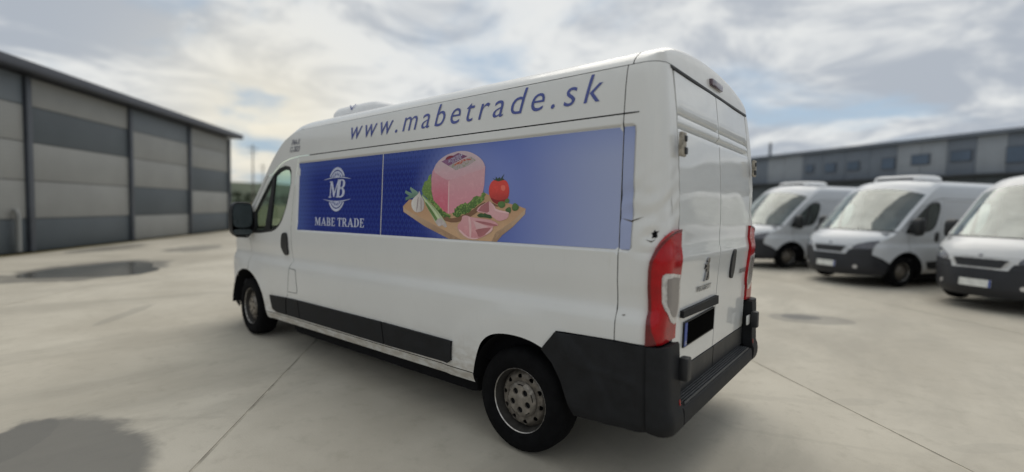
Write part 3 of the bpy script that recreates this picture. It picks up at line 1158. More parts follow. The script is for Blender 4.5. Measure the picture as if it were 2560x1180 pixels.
l2 = patch("reverse_lens", [(.250, 1.155), (.244, 1.170), (.230, 1.178), (.170, 1.174), (.124, 1.166), sy(.772, 1.160), sy(.772, .905), (.104, .900), (.150, .918), (.205, .958), (.236, .988), (.252, 1.03)], mapL, M['lens'], lamp, off=.022, thick=.006, du=.02, dv=.05, out=LO, step=.02)
l3 = patch("lens_bowl", [(.222, 1.150), (.170, 1.155), (.130, 1.150), sy(.79, 1.145), sy(.79, .935), (.135, .94), (.185, .968), (.222, 1.01)], mapL, M['lens_bowl'], lamp, off=.0235, thick=.003, du=.02, dv=.05, out=LO, step=.02)
lr = mirrored(lamp)
for c in (l1, l2, l3):
    mirrored(c, lr)
# ---------------- fuel flap, seams and damage on the near flank
hero(patch("fuel_flap_gap", [(3.998, .905), (3.872, .900), (3.842, .70), (3.852, .668), (4.022, .664)], mapL, M['void'], van, off=.0012, du=.1, dv=.1, step=.05))
hero(patch("fuel_flap", [(3.994, .900), (3.876, .895), (3.847, .702), (3.856, .673), (4.018, .669)], mapL, WHITE, van, off=.0024, thick=.002, du=.1, dv=.04, ev=ZS, step=.05))
hero(patch("seam_end", [(.474, 2.003), (.392, 2.001), (.392, 1.996), (.474, 1.995)], mapDent, M['void'], van, off=.002, du=.05, dv=.05))
for i, pts in enumerate(([(.475, 1.452), (.415, 1.440), (.375, 1.452), (.345, 1.462), (.376, 1.447), (.415, 1.432)],
                         [(.330, 1.345), (.300, 1.338), (.275, 1.346), (.300, 1.331)],
                         [(.235, 1.372), (.205, 1.350), (.190, 1.380), (.206, 1.358)],
                         [(.44, .948), (.425, .951), (.425, .946), (.44, .943)],
                         [(.165, 1.60), (.160, 1.53), (.155, 1.46), (.163, 1.53)])):
    hero(patch("dent_crease", pts, mapDent, M['crack'], van, off=.003, du=.02, dv=.02, out=(-.4, .9, 0)))
hero(patch("torn_hole", [(.296, 1.350), (.284, 1.356), (.276, 1.352), (.264, 1.362), (.268, 1.378), (.258, 1.392), (.274, 1.388), (.284, 1.398), (.288, 1.384), (.300, 1.382), (.292, 1.368)], mapDent, M['void'], van, off=.004, du=.01, dv=.01, out=(-.4, .9, 0), step=.01))
# ---------------- underbody, liners
for o_, b in (("floor_pan", ((3.03, 0, .40), (2.95, 1.84, .07))), ("rear_floor", ((.93, 0, .46), (1.25, 1.28, .08))), ("front_floor", ((5.1, 0, .40), (1.1, 1.24, .10)))):
    MB().box(*b).build(o_, M['liner'], van)


MB().box((3.0, 0, .275), (2.7, 1.58, .23), .06).build("underbody_light_block", M['liner'], van)  # low box added to block light and darken the ground beneath
MB().box((.62, 0, .34), (.62, 1.10, .18), .05).build("spare_wheel_carrier", M['liner'], van)
MB().box((2.10, 0, 1.33), (3.25, 1.72, 1.72)).build("seam_light_block", M['void'], van)  # unseen dark box added inside to block light through the panel seams


def liner(name, cx, cz, r, y0, y1):
    for sg in (1, -1):
        rows = []
        for k in range(19):
            a = R(2 + 176 * k / 18)
            x, z = cx + r * math.cos(a), cz + r * math.sin(a)
            rows.append([(x, sg * y1, z), (x, sg * y0, z), (cx + .1 * (x - cx), sg * y0, cz + .1 * (z - cz))])
        MB().grid(rows).build(name, M['liner'], van)


liner("wheel_arch_liner", 1.125, .335, .405, .62, .975)
liner("wheel_arch_liner", 5.03, .365, .465, .60, .955)
MB().tube([(1.13, -.8, .30), (1.13, .8, .30)], .05).build("rear_axle", M['liner'], van)
MB().tube([(2.2, -.35, .30), (1.6, -.35, .28), (.9, -.45, .27), (.45, -.45, .28)], .04).build("exhaust_pipe", M['liner'], van)


# ---------------- wheels
def make_wheel(sg, loc, name="wheel"):
    w = empty(name, loc, van)
    n = 56
    RT = .333
    prof = [(.200, .085), (.203, .100), (.225, .112), (.262, .116), (.292, .110), (.312, .098), (.322, .080), (.328, .055), (.330, .0), (.328, -.055), (.318, -.09), (.28, -.11), (.21, -.095)]
    t = MB().lathe_y([(r, sg * y) for r, y in prof], n)
    t.build("tyre", M['rubber'], w, angle=50)
    MB().lathe_y([(r, sg * y) for r, y in [(.204, .086), (.206, .095), (.201, .099), (.197, .094)]], n).build("rim_lip", M['lip'], w)
    MB().lathe_y([(r, sg * y) for r, y in [(.1975, .093), (.190, .070), (.182, .040), (.178, -.05)]], n).build("rim", M['barrel'], w)
    # pressed steel disc with ten round openings
    dish = Cur([(0, .066), (.062, .066), (.105, .060), (.118, .056), (.138, .064), (.158, .058), (.172, .036), (.183, .020)])

    def mp(u, v):
        return (u, sg * dish(math.hypot(u, v)), v)
    ring = [(.182 * math.cos(a), .182 * math.sin(a)) for a in np.linspace(0, 2 * math.pi, 49)[:-1]]
    hl = []
    for k in range(10):
        a = 2 * math.pi * (k + .25) / 10
        hl.append([(.144 * math.cos(a) + .0165 * math.cos(b), .144 * math.sin(a) + .0165 * math.sin(b)) for b in np.linspace(0, 2 * math.pi, 13)[:-1]])
    patch("wheel_disc", ring, mp, M['steel'], w, holes=hl, thick=.006, du=.02, dv=.02, out=(0, sg, 0), step=.03)
    MB().lathe_y([(.0, sg * .01), (.178, sg * .010), (.180, sg * -.05)], 32).build("brake_drum", M['liner'], w)

    capc = Cur([(0, .096), (.024, .096), (.030, .090), (.09, .087), (.106, .080), (.112, .064)])

    def mc(u, v):
        return (u, sg * capc(math.hypot(u, v)), v)
    ring = [(.111 * math.cos(a), .111 * math.sin(a)) for a in np.linspace(0, 2 * math.pi, 41)[:-1]]
    hl = []
    for k in range(5):
        a = 2 * math.pi * (k + .75) / 5
        hl.append([(.062 * math.cos(a) + .0205 * math.cos(b), .062 * math.sin(a) + .0205 * math.sin(b)) for b in np.linspace(0, 2 * math.pi, 13)[:-1]])
    for k in range(5):
        a = 2 * math.pi * (k + .25) / 5
        hl.append([(rr * math.cos(b), rr * math.sin(b)) for rr, b in ((.092, a - .24), (.100, a - .24), (.100, a), (.100, a + .24), (.092, a + .24), (.092, a))])
    patch("hub_cap", ring, mc, M['hubcap'], w, holes=hl, thick=.012, du=.018, dv=.018, out=(0, sg, 0), step=.02)
    MB().lathe_y([(.0, sg * .0735), (.108, sg * .0715)], 24).build("hub_face", M['liner'], w)
    return w


WR, WF = (1.138, .866, .303), (5.06, .825, .379)
make_wheel(1, WR)
make_wheel(-1, (WR[0], -WR[1], WR[2]))
wfl = make_wheel(1, WF)
wfr = make_wheel(-1, (WF[0], -WF[1], WF[2]))
wfl.rotation_euler = (0, 0, R(-4))
wfr.rotation_euler = (0, 0, R(-4))

# ---------------- door mirrors
for sg in (1, -1):
    dd = door if sg > 0 else dr
    X0 = 4.86
    cy = sg * 1.085
    hm = empty("mirror", (0, 0, 0), van)
    prof = []
    nn = 20
    rows = []
    for dx, sc in ((-.012, .97), (0, 1.0), (.05, 1.0), (.10, .93), (.14, .76), (.155, .4), (.157, 0.02)):
        row = []
        for k in range(nn + 1):
            a = 2 * math.pi * k / nn
            ca, sa = math.cos(a), math.sin(a)
            row.append((X0 + dx, cy + sg * .112 * sc * math.copysign(abs(ca) ** .5, ca), 1.373 + .186 * sc * math.copysign(abs(sa) ** .5, sa)))
        rows.append(row)
    MB().grid(rows).build("mirror_housing", M['trim_dark'], hm, angle=50)

    def sq(w, h, oy, oz):
        return [(oy + w * math.copysign(abs(math.cos(a)) ** .5, math.cos(a)), oz + h * math.copysign(abs(math.sin(a)) ** .5, math.sin(a))) for a in np.linspace(0, 2 * math.pi, 25)[:-1]]
    patch("mirror_glass", sq(.098, .130, cy, 1.412), lambda a, b: (X0 - .0, a, b), M['mirror_glass'], hm, off=.006, thick=.012, out=(-1, 0, 0), du=.1, dv=.1)
    patch("wide_angle_mirror", sq(.095, .030, cy, 1.236), lambda a, b: (X0 - .0, a, b), M['mirror_glass'], hm, off=.008, thick=.012, out=(-1, 0, 0), du=.1, dv=.1)
    MB().tube([(X0 + .06, cy - sg * .05, 1.33), (X0 + .085, sg * .97, 1.31), (X0 + .12, sg * .915, 1.29)], [.055, .05, .055], 12).build("mirror_arm", M['trim_dark'], hm)
    patch("mirror_base", [(5.06, 1.235), (4.86, 1.235), (4.83, 1.30), (4.845, 1.44), (4.89, 1.46), (5.05, 1.30)], (lambda s: (lambda u, v: (mapL(u, v)[0], s * mapL(u, v)[1], v)))(sg), M['trim_dark'], hm, off=.004, thick=.03, out=(0, sg, 0), du=.1, dv=.1)
    # guard loop below the housing
    MB().tube([(X0 + .02, cy - sg * .085, 1.205), (X0 + .02, cy - sg * .06, 1.178), (X0 + .02, cy + sg * .05, 1.186), (X0 + .02, cy + sg * .085, 1.21)], .008, 8).build("mirror_loop", M['trim_dark'], hm)

# ---------------- cab interior
MB().box((3.80, 0, 1.32), (.04, 1.76, 1.5)).build("bulkhead", M['cabin'], van)
MB().box((4.75, 0, .62), (1.9, 1.7, .06)).build("cab_floor", M['cabin'], van)
rows = []
for x, z in ((5.22, .66), (5.05, .70), (4.98, 1.00), (5.02, 1.14), (5.18, 1.20), (5.5, 1.22)):
    rows.append([(x, y, z) for y in (-.86, -.4, 0, .4, .86)])
MB().grid(rows).build("dashboard", M['cabin'], van)
pts = [(4.86 + .07 * math.cos(a) * 1.0, .42 + .19 * math.sin(a), 1.10 + .17 * math.cos(a)) for a in np.linspace(0, 2 * math.pi, 25)]
MB().tube(pts, .014, 8, caps=False).tube([(4.86, .42, 1.10), (5.02, .42, 1.0)], .03, 8).build("steering_wheel", M['cabin'], van)
for y in (.42, -.12, -.55):
    st = MB().box((4.36, y, .92), (.50, .46, .15), .05)
    st.build("seat_cushion", M['seat'], van)
    T = Matrix.Rotation(R(-14), 4, 'Y')
    MB().box((4.06, y, 1.26), (.13, .46, .62), .05, T).build("seat_back", M['seat'], van)
    MB().box((3.975, y, 1.64), (.10, .26, .17), .045, T).tube([(4.0, y - .06, 1.52), (3.985, y - .06, 1.60)], .008, 6).tube([(4.0, y + .06, 1.52), (3.985, y + .06, 1.60)], .008, 6).build("headrest", M['seat'], van)

# ---------------- cooling unit on the roof
rows = []
for dz, k in ((0, 1.0), (.06, .99), (.105, .93), (.125, .82), (.13, .3), (.13, .01)):
    row = []
    for i in range(33):
        a = 2 * math.pi * i / 32
        ca, sa = math.cos(a), math.sin(a)
        row.append((3.63 + .44 * k * math.copysign(abs(ca) ** .35, ca), .56 * k * math.copysign(abs(sa) ** .35, sa), 2.425 + dz * 1.0))
    rows.append(row)
unit = MB().grid(rows).build("cooling_unit", M['white_plastic'], van, angle=50)
MB().box((4.072, 0, 2.465), (.012, .8, .04), .004).build("unit_grille", M['grille'], unit)
hero(lettering("unit_lettering", "V", lambda u, z: (u, .5565 - .03 * sstep(z, 2.47, 2.56), z), 3.66, 3.54, 2.475, .055, M['logo_blue'], unit, off=.004))

# ------------------------------------------------------------------ advert and lettering on the near flank
gp = hero(patch("advert_sheet", [(2.556, 1.288), (3.874, 1.288), (3.874, 1.930), (2.556, 1.930)], mapL, M['vinyl'], van, off=.0018, du=.2, dv=.1, step=.08))
gp2 = hero(patch("advert_sheet", [(.480, 1.288), (2.545, 1.288), (2.545, 1.930), (.480, 1.930)], mapL, M['vinyl'], van, off=.0018, du=.2, dv=.1, step=.08))
hero(patch("advert_sheet", [(.412, 1.289), (.473, 1.288), (.473, 1.930), (.412, 1.929)], mapDent, M['vinyl'], van, off=.0024, du=.03, dv=.03, step=.03))
ART={
 'board':[(2.277,1.515),(2.207,1.565),(1.945,1.552),(1.775,1.508),(1.437,1.601),(1.304,1.547),(1.155,1.515),(1.103,1.5),(1.106,1.466),(1.197,1.386),(1.281,1.332),(1.325,1.282),(1.577,1.278),(1.764,1.282),(2.024,1.374),(2.268,1.473)],
 'board_edge':[(2.277,1.515),(2.245,1.492),(2.004,1.412),(1.644,1.276),(1.764,1.282),(2.024,1.371),(2.268,1.473)],
 'board_edge2':[(1.103,1.5),(1.106,1.466),(1.197,1.386),(1.281,1.332),(1.325,1.282),(1.368,1.282),(1.337,1.346),(1.191,1.427)],
 'ham_left':[(1.785,1.692),(1.781,1.462),(1.825,1.483),(1.935,1.559),(1.96,1.625),(1.967,1.713),(1.957,1.764),(1.918,1.82),(1.873,1.774)],
 'ham_right':[(1.785,1.692),(1.781,1.462),(1.713,1.47),(1.59,1.536),(1.463,1.592),(1.449,1.654),(1.446,1.774),(1.484,1.809),(1.536,1.758),(1.667,1.716)],
 'ham_top':[(1.785,1.692),(1.87,1.724),(1.952,1.767),(1.918,1.824),(1.836,1.869),(1.736,1.89),(1.657,1.892),(1.58,1.876),(1.504,1.84),(1.457,1.799),(1.447,1.76),(1.536,1.745),(1.667,1.716)],
 'label_purple':[(1.865,1.83),(1.701,1.879),(1.612,1.851),(1.791,1.795)],
 'label_red':[(1.825,1.847),(1.81,1.86),(1.775,1.867),(1.744,1.863),(1.744,1.856),(1.822,1.837)],
 'label_food':[(1.791,1.795),(1.579,1.847),(1.531,1.82),(1.603,1.785),(1.719,1.762)],
 'label_meat':[(1.74,1.789),(1.701,1.804),(1.672,1.799),(1.653,1.816),(1.615,1.824),(1.587,1.822),(1.568,1.831),(1.635,1.837),(1.692,1.818),(1.731,1.806)],
 'lettuce_left':[(1.969,1.746),(2.0,1.736),(2.014,1.707),(2.041,1.686),(2.066,1.635),(2.053,1.597),(1.989,1.552),(1.945,1.537),(1.921,1.508),(1.877,1.465),(1.812,1.437),(1.761,1.431),(1.747,1.459),(1.825,1.483),(1.935,1.559),(1.964,1.654)],
 'lettuce_right':[(1.733,1.466),(1.695,1.515),(1.628,1.539),(1.59,1.536),(1.527,1.583),(1.472,1.582),(1.451,1.621),(1.437,1.595),(1.444,1.562),(1.496,1.515),(1.568,1.485),(1.653,1.446),(1.711,1.438)],
 'garlic':[(2.094,1.632),(2.075,1.594),(2.039,1.56),(2.031,1.515),(2.046,1.478),(2.12,1.466),(2.168,1.496),(2.185,1.546),(2.149,1.583),(2.104,1.605)],
 'leek':[(2.076,1.612),(2.035,1.582),(1.955,1.534),(1.855,1.458),(1.779,1.381),(1.803,1.362),(1.831,1.386),(1.861,1.368),(1.899,1.392),(1.94,1.442),(2.009,1.515),(2.033,1.552)],
 'leek_top':[(2.198,1.66),(2.117,1.624),(2.098,1.605),(2.149,1.583),(2.249,1.558),(2.253,1.581),(2.208,1.592),(2.26,1.616),(2.254,1.635),(2.174,1.61),(2.202,1.645)],
 'tomato':[(1.363,1.685),(1.328,1.674),(1.277,1.682),(1.25,1.662),(1.235,1.617),(1.242,1.566),(1.27,1.541),(1.32,1.525),(1.368,1.541),(1.405,1.587),(1.409,1.634),(1.392,1.669)],
 'tomato_hl':[(1.309,1.644),(1.28,1.65),(1.267,1.633),(1.274,1.611),(1.299,1.612)],
 'stem':[(1.381,1.698),(1.354,1.684),(1.351,1.704),(1.337,1.69),(1.32,1.699),(1.311,1.689),(1.281,1.72),(1.295,1.692),(1.277,1.682),(1.328,1.672),(1.361,1.681)],
 'slice1':[(1.403,1.548),(1.354,1.515),(1.344,1.492),(1.23,1.474),(1.236,1.439),(1.29,1.422),(1.323,1.421),(1.359,1.443),(1.431,1.472),(1.512,1.478),(1.495,1.508),(1.451,1.528)],
 'slice1_d':[(1.403,1.548),(1.396,1.482),(1.413,1.472),(1.494,1.485),(1.469,1.515)],
 'slice2':[(1.638,1.45),(1.595,1.454),(1.557,1.441),(1.465,1.435),(1.358,1.424),(1.301,1.393),(1.361,1.388),(1.359,1.358),(1.415,1.327),(1.485,1.301),(1.522,1.293),(1.597,1.303),(1.667,1.349),(1.684,1.383),(1.641,1.419)],
 'slice2_d':[(1.516,1.36),(1.391,1.377),(1.373,1.374),(1.424,1.33),(1.481,1.308),(1.496,1.341)],
 'slice2_f':[(1.537,1.42),(1.395,1.38),(1.502,1.364),(1.517,1.394)],
 'slice2_l':[(1.567,1.447),(1.545,1.386),(1.55,1.298),(1.564,1.301),(1.568,1.372),(1.58,1.44)],
 'leaf1':[(1.504,1.455),(1.466,1.472),(1.439,1.462),(1.431,1.475),(1.421,1.462),(1.377,1.459),(1.367,1.433),(1.429,1.442),(1.483,1.442)],
 'leaf2':[(1.329,1.535),(1.304,1.547),(1.27,1.544),(1.261,1.515),(1.293,1.499),(1.324,1.515)],
 'leaf3':[(1.275,1.547),(1.243,1.569),(1.226,1.54),(1.261,1.531)],
 'leaf4':[(1.211,1.515),(1.192,1.539),(1.159,1.521),(1.153,1.503),(1.17,1.485),(1.206,1.487)],
 'leaf5':[(1.264,1.493),(1.24,1.509),(1.219,1.509),(1.214,1.483),(1.225,1.466),(1.255,1.48)],
 'garlic_a':[(2.109,1.583),(2.096,1.583),(2.109,1.476),(2.12,1.476)],
 'garlic_b':[(2.077,1.577),(2.067,1.575),(2.057,1.48),(2.068,1.475)],
 'leek_l':[(2.064,1.597),(2.035,1.575),(1.921,1.493),(1.81,1.38),(1.825,1.383),(1.941,1.475),(2.051,1.573)],
 'leek_b':[(1.901,1.414),(1.854,1.436),(1.811,1.408),(1.779,1.377),(1.803,1.362),(1.831,1.386),(1.861,1.368),(1.899,1.392)],
 'leek_d':[(2.028,1.552),(1.999,1.534),(1.897,1.443),(1.873,1.404),(1.892,1.399),(1.94,1.45),(2.009,1.515)],
 'ham_e':[(1.788,1.689),(1.778,1.692),(1.772,1.464),(1.782,1.462)],
 'slice1_e':[(1.403,1.548),(1.395,1.548),(1.35,1.516),(1.339,1.494),(1.228,1.477),(1.229,1.466),(1.344,1.481),(1.358,1.507)],
 'slice2_e':[(1.672,1.352),(1.597,1.303),(1.522,1.293),(1.485,1.301),(1.489,1.309),(1.527,1.302),(1.59,1.314),(1.658,1.361)],
 'slice2_g':[(1.537,1.422),(1.401,1.411),(1.305,1.392),(1.365,1.386),(1.463,1.401)],
 'slice2_h':[(1.361,1.388),(1.359,1.358),(1.415,1.327),(1.424,1.333),(1.374,1.368)],
 'shade_b':[(1.945,1.544),(1.856,1.472),(1.761,1.429),(1.682,1.439),(1.559,1.481),(1.443,1.548),(1.424,1.522),(1.548,1.447),(1.67,1.404),(1.77,1.402),(1.875,1.436),(1.965,1.515)],
 'tomato_s':[(1.396,1.574),(1.321,1.547),(1.242,1.565),(1.27,1.539),(1.32,1.523),(1.368,1.54)],
 'shade_t':[(1.381,1.541),(1.311,1.515),(1.336,1.509),(1.398,1.535)],
 'board_l':[(1.708,1.368),(1.52,1.441),(1.414,1.311),(1.568,1.284),(1.645,1.301)],
}
ART['ham_base'] = [(1.781, 1.462), (1.825, 1.483), (1.935, 1.559), (1.96, 1.625), (1.967, 1.713), (1.95, 1.767), (1.90, 1.80), (1.70, 1.80), (1.50, 1.80), (1.447, 1.76), (1.449, 1.654), (1.463, 1.592), (1.59, 1.536), (1.713, 1.47)]
LAYERS = [('board', 'board_print', 'board', 2), ('board_edge', 'board_print', 'board_edge', 3), ('board_edge2', 'board_print', 'board_edge', 3), ('lettuce_left', 'lettuce_print', 'lettuce', 3),
          ('ham_base', 'ham_print', 'ham_base', 3.5), ('ham_left', 'ham_print', 'ham_left', 4), ('ham_right', 'ham_print', 'ham_right', 4), ('ham_top', 'ham_print', 'ham_top', 5), ('lettuce_right', 'lettuce_print', 'lettuce', 5),
          ('label_food', 'label_print', 'label_food', 6), ('label_purple', 'label_print', 'label_purple', 7), ('label_red', 'label_print', 'label_red', 8), ('label_meat', 'label_print', 'label_meat', 7),
          ('leek_top', 'leek_print', 'leek_top', 4), ('leek', 'leek_print', 'leek', 5), ('garlic', 'garlic_print', 'garlic', 6), ('tomato', 'tomato_print', 'tomato', 4), ('tomato_hl', 'tomato_print', 'tomato_hl', 5),
          ('stem', 'tomato_print', 'stem', 5), ('slice1', 'slice_print', 'slice', 6), ('slice1_d', 'slice_print', 'slice_dark', 7), ('slice2', 'slice_print', 'slice', 8), ('slice2_d', 'slice_print', 'slice_dark', 9),
          ('slice2_f', 'slice_print', 'slice_light', 9), ('slice2_l', 'slice_print', 'slice_light', 9), ('leaf1', 'leaf_print', 'leaf', 10), ('leaf2', 'leaf_print', 'leaf', 6), ('leaf3', 'leaf_print', 'leaf', 6),
          ('leaf4', 'leaf_print', 'leaf', 6), ('leaf5', 'leaf_print', 'leaf', 6),
          ('shade_b', 'board_print', 'board_dark', 2.6), ('shade_t', 'board_print', 'board_dark', 3.4), ('board_l', 'board_print', 'board_light', 3.2), ('garlic_a', 'garlic_print', 'garlic_line', 7), ('garlic_b', 'garlic_print', 'garlic_line', 7), ('leek_l', 'leek_print', 'leek_light', 5.6), ('leek_d', 'leek_print', 'leek_dark', 5.8), ('leek_b', 'leek_print', 'garlic', 6),
          ('ham_e', 'ham_print', 'slice_light', 4.6), ('slice1_e', 'slice_print', 'slice_light', 7.6), ('slice2_e', 'slice_print', 'slice_light', 8.6), ('slice2_g', 'slice_print', 'slice_dark', 8.6), ('slice2_h', 'slice_print', 'slice_light', 9.6), ('tomato_s', 'tomato_print', 'tomato_dark', 4.6)]
rnd = random.Random(3)
for key, nm, mt, lay in LAYERS:
    pg = ART[key]
    if key.startswith('lettuce'):
        pg = [(x + rnd.uniform(-.008, .008), z + rnd.uniform(-.008, .008)) for x, z in subdiv(pg, .018)]
    elif key not in ('stem', 'label_purple', 'label_food', 'leek_top', 'slice2_f', 'slice1_d', 'ham_left', 'ham_right') and not key.startswith('board'):
        pg = rounded(pg, 1)
    pg = [(x, max(z, 1.2885)) for x, z in pg]
    hero(patch(nm, pg, mapL, P[mt], gp2, off=.0018 + .0004 * lay, du=.1, dv=.06, step=.06))
hero(lettering("label_lettering", "KOMTESA", lambda u, z: mapL(u, z + (u - 1.80) * -.30), 1.79, 1.66, 1.813, .022, M['print_white'], gp2, off=.0055))
hero(lettering("label_lettering", "SUNKA", lambda u, z: mapL(u, z + (u - 1.80) * -.30), 1.755, 1.665, 1.797, .014, M['print_white'], gp2, off=.0055))
# crest: two half-medallions, sweeping lines, intertwined letters, the firm's name
GLY = {
    'M': ([(0, 0), (.26, 0), (.26, .06), (.19, .06), (.20, .75), (.45, .03), (.53, .03), (.77, .76), (.77, .06), (.70, .06), (.70, 0), (1.02, 0), (1.02, .06), (.94, .06), (.94, .94), (1.02, .94), (1.02, 1), (.76, 1), (.52, .36), (.27, 1), (0, 1), (0, .94), (.09, .94), (.10, .06), (0, .06)], []),
    'A': ([(0, 0), (.26, 0), (.26, .06), (.20, .06), (.26, .27), (.56, .27), (.62, .06), (.54, .06), (.54, 0), (.90, 0), (.90, .06), (.83, .06), (.52, 1), (.40, 1), (.08, .06), (0, .06)], [[(.29, .35), (.53, .35), (.41, .72)]]),
    'B': ([(0, 0), (.45, 0), (.6, .06), (.68, .2), (.66, .38), (.52, .52), (.62, .62), (.64, .8), (.56, .94), (.42, 1), (0, 1), (0, .94), (.09, .94), (.09, .06), (0, .06)],
          [[(.27, .56), (.38, .56), (.46, .66), (.45, .86), (.36, .93), (.27, .93)], [(.27, .07), (.38, .07), (.48, .16), (.48, .36), (.38, .48), (.27, .48)]]),
    'E': ([(0, 0), (.62, 0), (.64, .26), (.58, .26), (.52, .07), (.27, .07), (.27, .47), (.42, .47), (.44, .38), (.49, .38), (.49, .66), (.44, .66), (.42, .55), (.27, .55), (.27, .93), (.5, .93), (.56, .76), (.61, .76), (.6, 1), (0, 1), (0, .94), (.09, .94), (.09, .06), (0, .06)], []),
    'T': ([(.2, 0), (.54, 0), (.54, .06), (.46, .06), (.46, .92), (.6, .92), (.66, .74), (.72, .74), (.7, 1), (.04, 1), (.02, .74), (.08, .74), (.14, .92), (.28, .92), (.28, .06), (.2, .06)], []),
    'R': ([(0, 0), (.36, 0), (.36, .06), (.27, .06), (.27, .45), (.34, .45), (.58, 0), (.82, 0), (.82, .06), (.75, .06), (.50, .48), (.62, .58), (.66, .75), (.6, .92), (.45, 1), (0, 1), (0, .94), (.09, .94), (.09, .06), (0, .06)], [[(.27, .53), (.39, .53), (.47, .62), (.47, .86), (.39, .93), (.27, .93)]]),
    'D': ([(0, 0), (.42, 0), (.62, .1), (.74, .3), (.76, .52), (.72, .76), (.6, .93), (.42, 1), (0, 1), (0, .94), (.09, .94), (.09, .06), (0, .06)], [[(.27, .07), (.4, .07), (.53, .2), (.57, .5), (.53, .8), (.4, .93), (.27, .93)]]),
}


def glyph(ch, x0, z0, w, h, nm, slant=0.0, lay=.0035):
    po, ho = GLY[ch]

    def cv(p):
        return (x0 - p[0] * w - slant * p[1] * h, z0 + p[1] * h)
    return hero(patch(nm, [cv(p) for p in po], mapL, M['print_white'], gp, holes=[[cv(p) for p in h_] for h_ in ho], off=lay, du=.2, dv=.2, step=.2))


def word(txt, xs, w):
    for ch, x in zip(txt, xs):
        glyph(ch, x, 1.339, w, .074, "name_lettering")


wl_ = .098
xx = 3.555
for ch, adv in (('M', 1.10), ('A', .95), ('B', .78), ('E', .72), (' ', .28), ('T', .78), ('R', .86), ('A', .97), ('D', .86), ('E', .7)):
    if ch != ' ':
        glyph(ch, xx, 1.339, wl_, .074, "name_lettering")
    xx -= adv * wl_
glyph('M', 3.335, 1.592, .17, .145, "crest_letter", .10)
glyph('B', 3.215, 1.592, .19, .158, "crest_letter", .16, .0040)
CX, CZ = 3.205, 1.664


def half_ring(r0, r1, a0, a1, nm):
    k = 18
    A = [R(a0 + (a1 - a0) * i / k) for i in range(k + 1)]
    po = [(CX - r1 * .87 * math.cos(a), CZ + r1 * 1.12 * math.sin(a)) for a in A] + [(CX - r0 * .87 * math.cos(a), CZ + r0 * 1.12 * math.sin(a)) for a in A[::-1]]
    hero(patch(nm, po, mapL, M['print_white'], gp, off=.0035, du=.2, dv=.2, step=.2))


for sgn in (1, -1):
    a0, a1 = (38, 142) if sgn > 0 else (218, 322)
    half_ring(.153, .174, a0, a1, "crest_ring")
    A_ = [R(a0 + 6 + (a1 - a0 - 12) * i / 16) for i in range(17)]
    hero(patch("crest_cap", [(CX - .87 * .144 * math.cos(a), CZ + 1.12 * .144 * math.sin(a)) for a in A_], mapL, M['print_white'], gp, off=.0035, du=.2, dv=.2, step=.2))
    for k in range(5):
        a = R(a0 + 22 + (a1 - a0 - 44) * k / 4)
        rb, rt = .106, .136
        po = [(CX - .87 * r_ * math.cos(a + d), CZ + 1.12 * r_ * math.sin(a + d)) for r_, d in ((rb, -.02), (rb + .014, -.085), (rt, 0), (rb + .014, .085), (rb, .02))]
        hero(patch("crest_leaf", po, mapL, M['logo_blue'], gp, off=.0040, du=.2, dv=.2, step=.2))
    po = []
    for i in range(13):
        t = i / 12
        po.append((3.42 - .43 * t, CZ + sgn * (.088 + .024 * math.sin(math.pi * t))))
    for i in range(12, -1, -1):
        t = i / 12
        po.append((3.42 - .43 * t, CZ + sgn * (.086 + .024 * math.sin(math.pi * t) - .008 * math.sin(math.pi * t))))
    hero(patch("crest_line", po, mapL, M['print_white'], gp, off=.0035, du=.2, dv=.2, step=.2))
# web address on the upper band, test-mark letters behind the cab
hero(lettering("web_address_lettering", "www.mabetrade.sk", mapL, 3.020, .612, 2.084, .158, M['logo_blue'], van, shear=.22, spacing=1.32, off=.003, split="letter", bands=8, bold=-.004))
hero(lettering("mark_lettering", "FNA-X", mapL, 4.048, 3.885, 2.115, .056, M['small_print'], van, shear=.2, spacing=.95, off=.003))
hero(lettering("mark_lettering", "12-2023", mapL, 4.070, 3.878, 2.049, .054, M['small_print'], van, shear=.2, spacing=.95, off=.003))


# ------------------------------------------------------------------ the other vans: copies of the body without the adverts
def copy_tree(o, parent, skip):
    if o in skip:
        return None
    c = o.copy()
    for k in ("label", "category", "group"):
        if k in c:
            del c[k]
    COL.objects.link(c)
    c.parent = parent
    for ch in list(o.children):
        copy_tree(ch, c, skip)
    return c


M['paint_parked'] = mk_paint("shaded_van_paint", (.53, .55, .575))  # white paint darkened: shade on the turned-away sides put into the colour
M['paint_parked_warm'] = mk_paint("shaded_warm_van_paint", (.57, .575, .575))  # warmer white paint, likewise with shade put into its colour
VAN_CHILDREN = list(van.children)
SKIP = set(HERO_ONLY)


def recolour(o, paint, surround):
    for sl in o.material_slots:
        nm = sl.material.name
        if nm.startswith("white_van_paint"):
            sl.link = 'OBJECT'
            sl.material = paint
        if o.name.startswith("grille_surround"):
            sl.link = 'OBJECT'
            sl.material = surround
    for c in o.children:
        recolour(c, paint, surround)


def parked_van(loc, yaw, label, scale=1.0, unit_on=True, paint='paint_parked', surround='paint_parked'):
    r = empty("parked_van", loc)
    r.rotation_euler = (0, 0.010, yaw)
    r.scale = (scale,) * 3
    tag(r, label, "van", "white vans parked in a row before the grey hall")
    for ch in VAN_CHILDREN:
        if ch.name.startswith("cooling_unit") and not unit_on:
            continue
        recolour(copy_tree(ch, r, SKIP), M[paint], M[surround]) if ch not in SKIP else None
    return r


def van_at(wheel, yaw):
    """ground position of a van whose near front wheel stands at a given spot"""
    x, y = 4.985, .90
    return (wheel[0] - (x * math.cos(yaw) - y * math.sin(yaw)), wheel[1] - (x * math.sin(yaw) + y * math.cos(yaw)), .03)


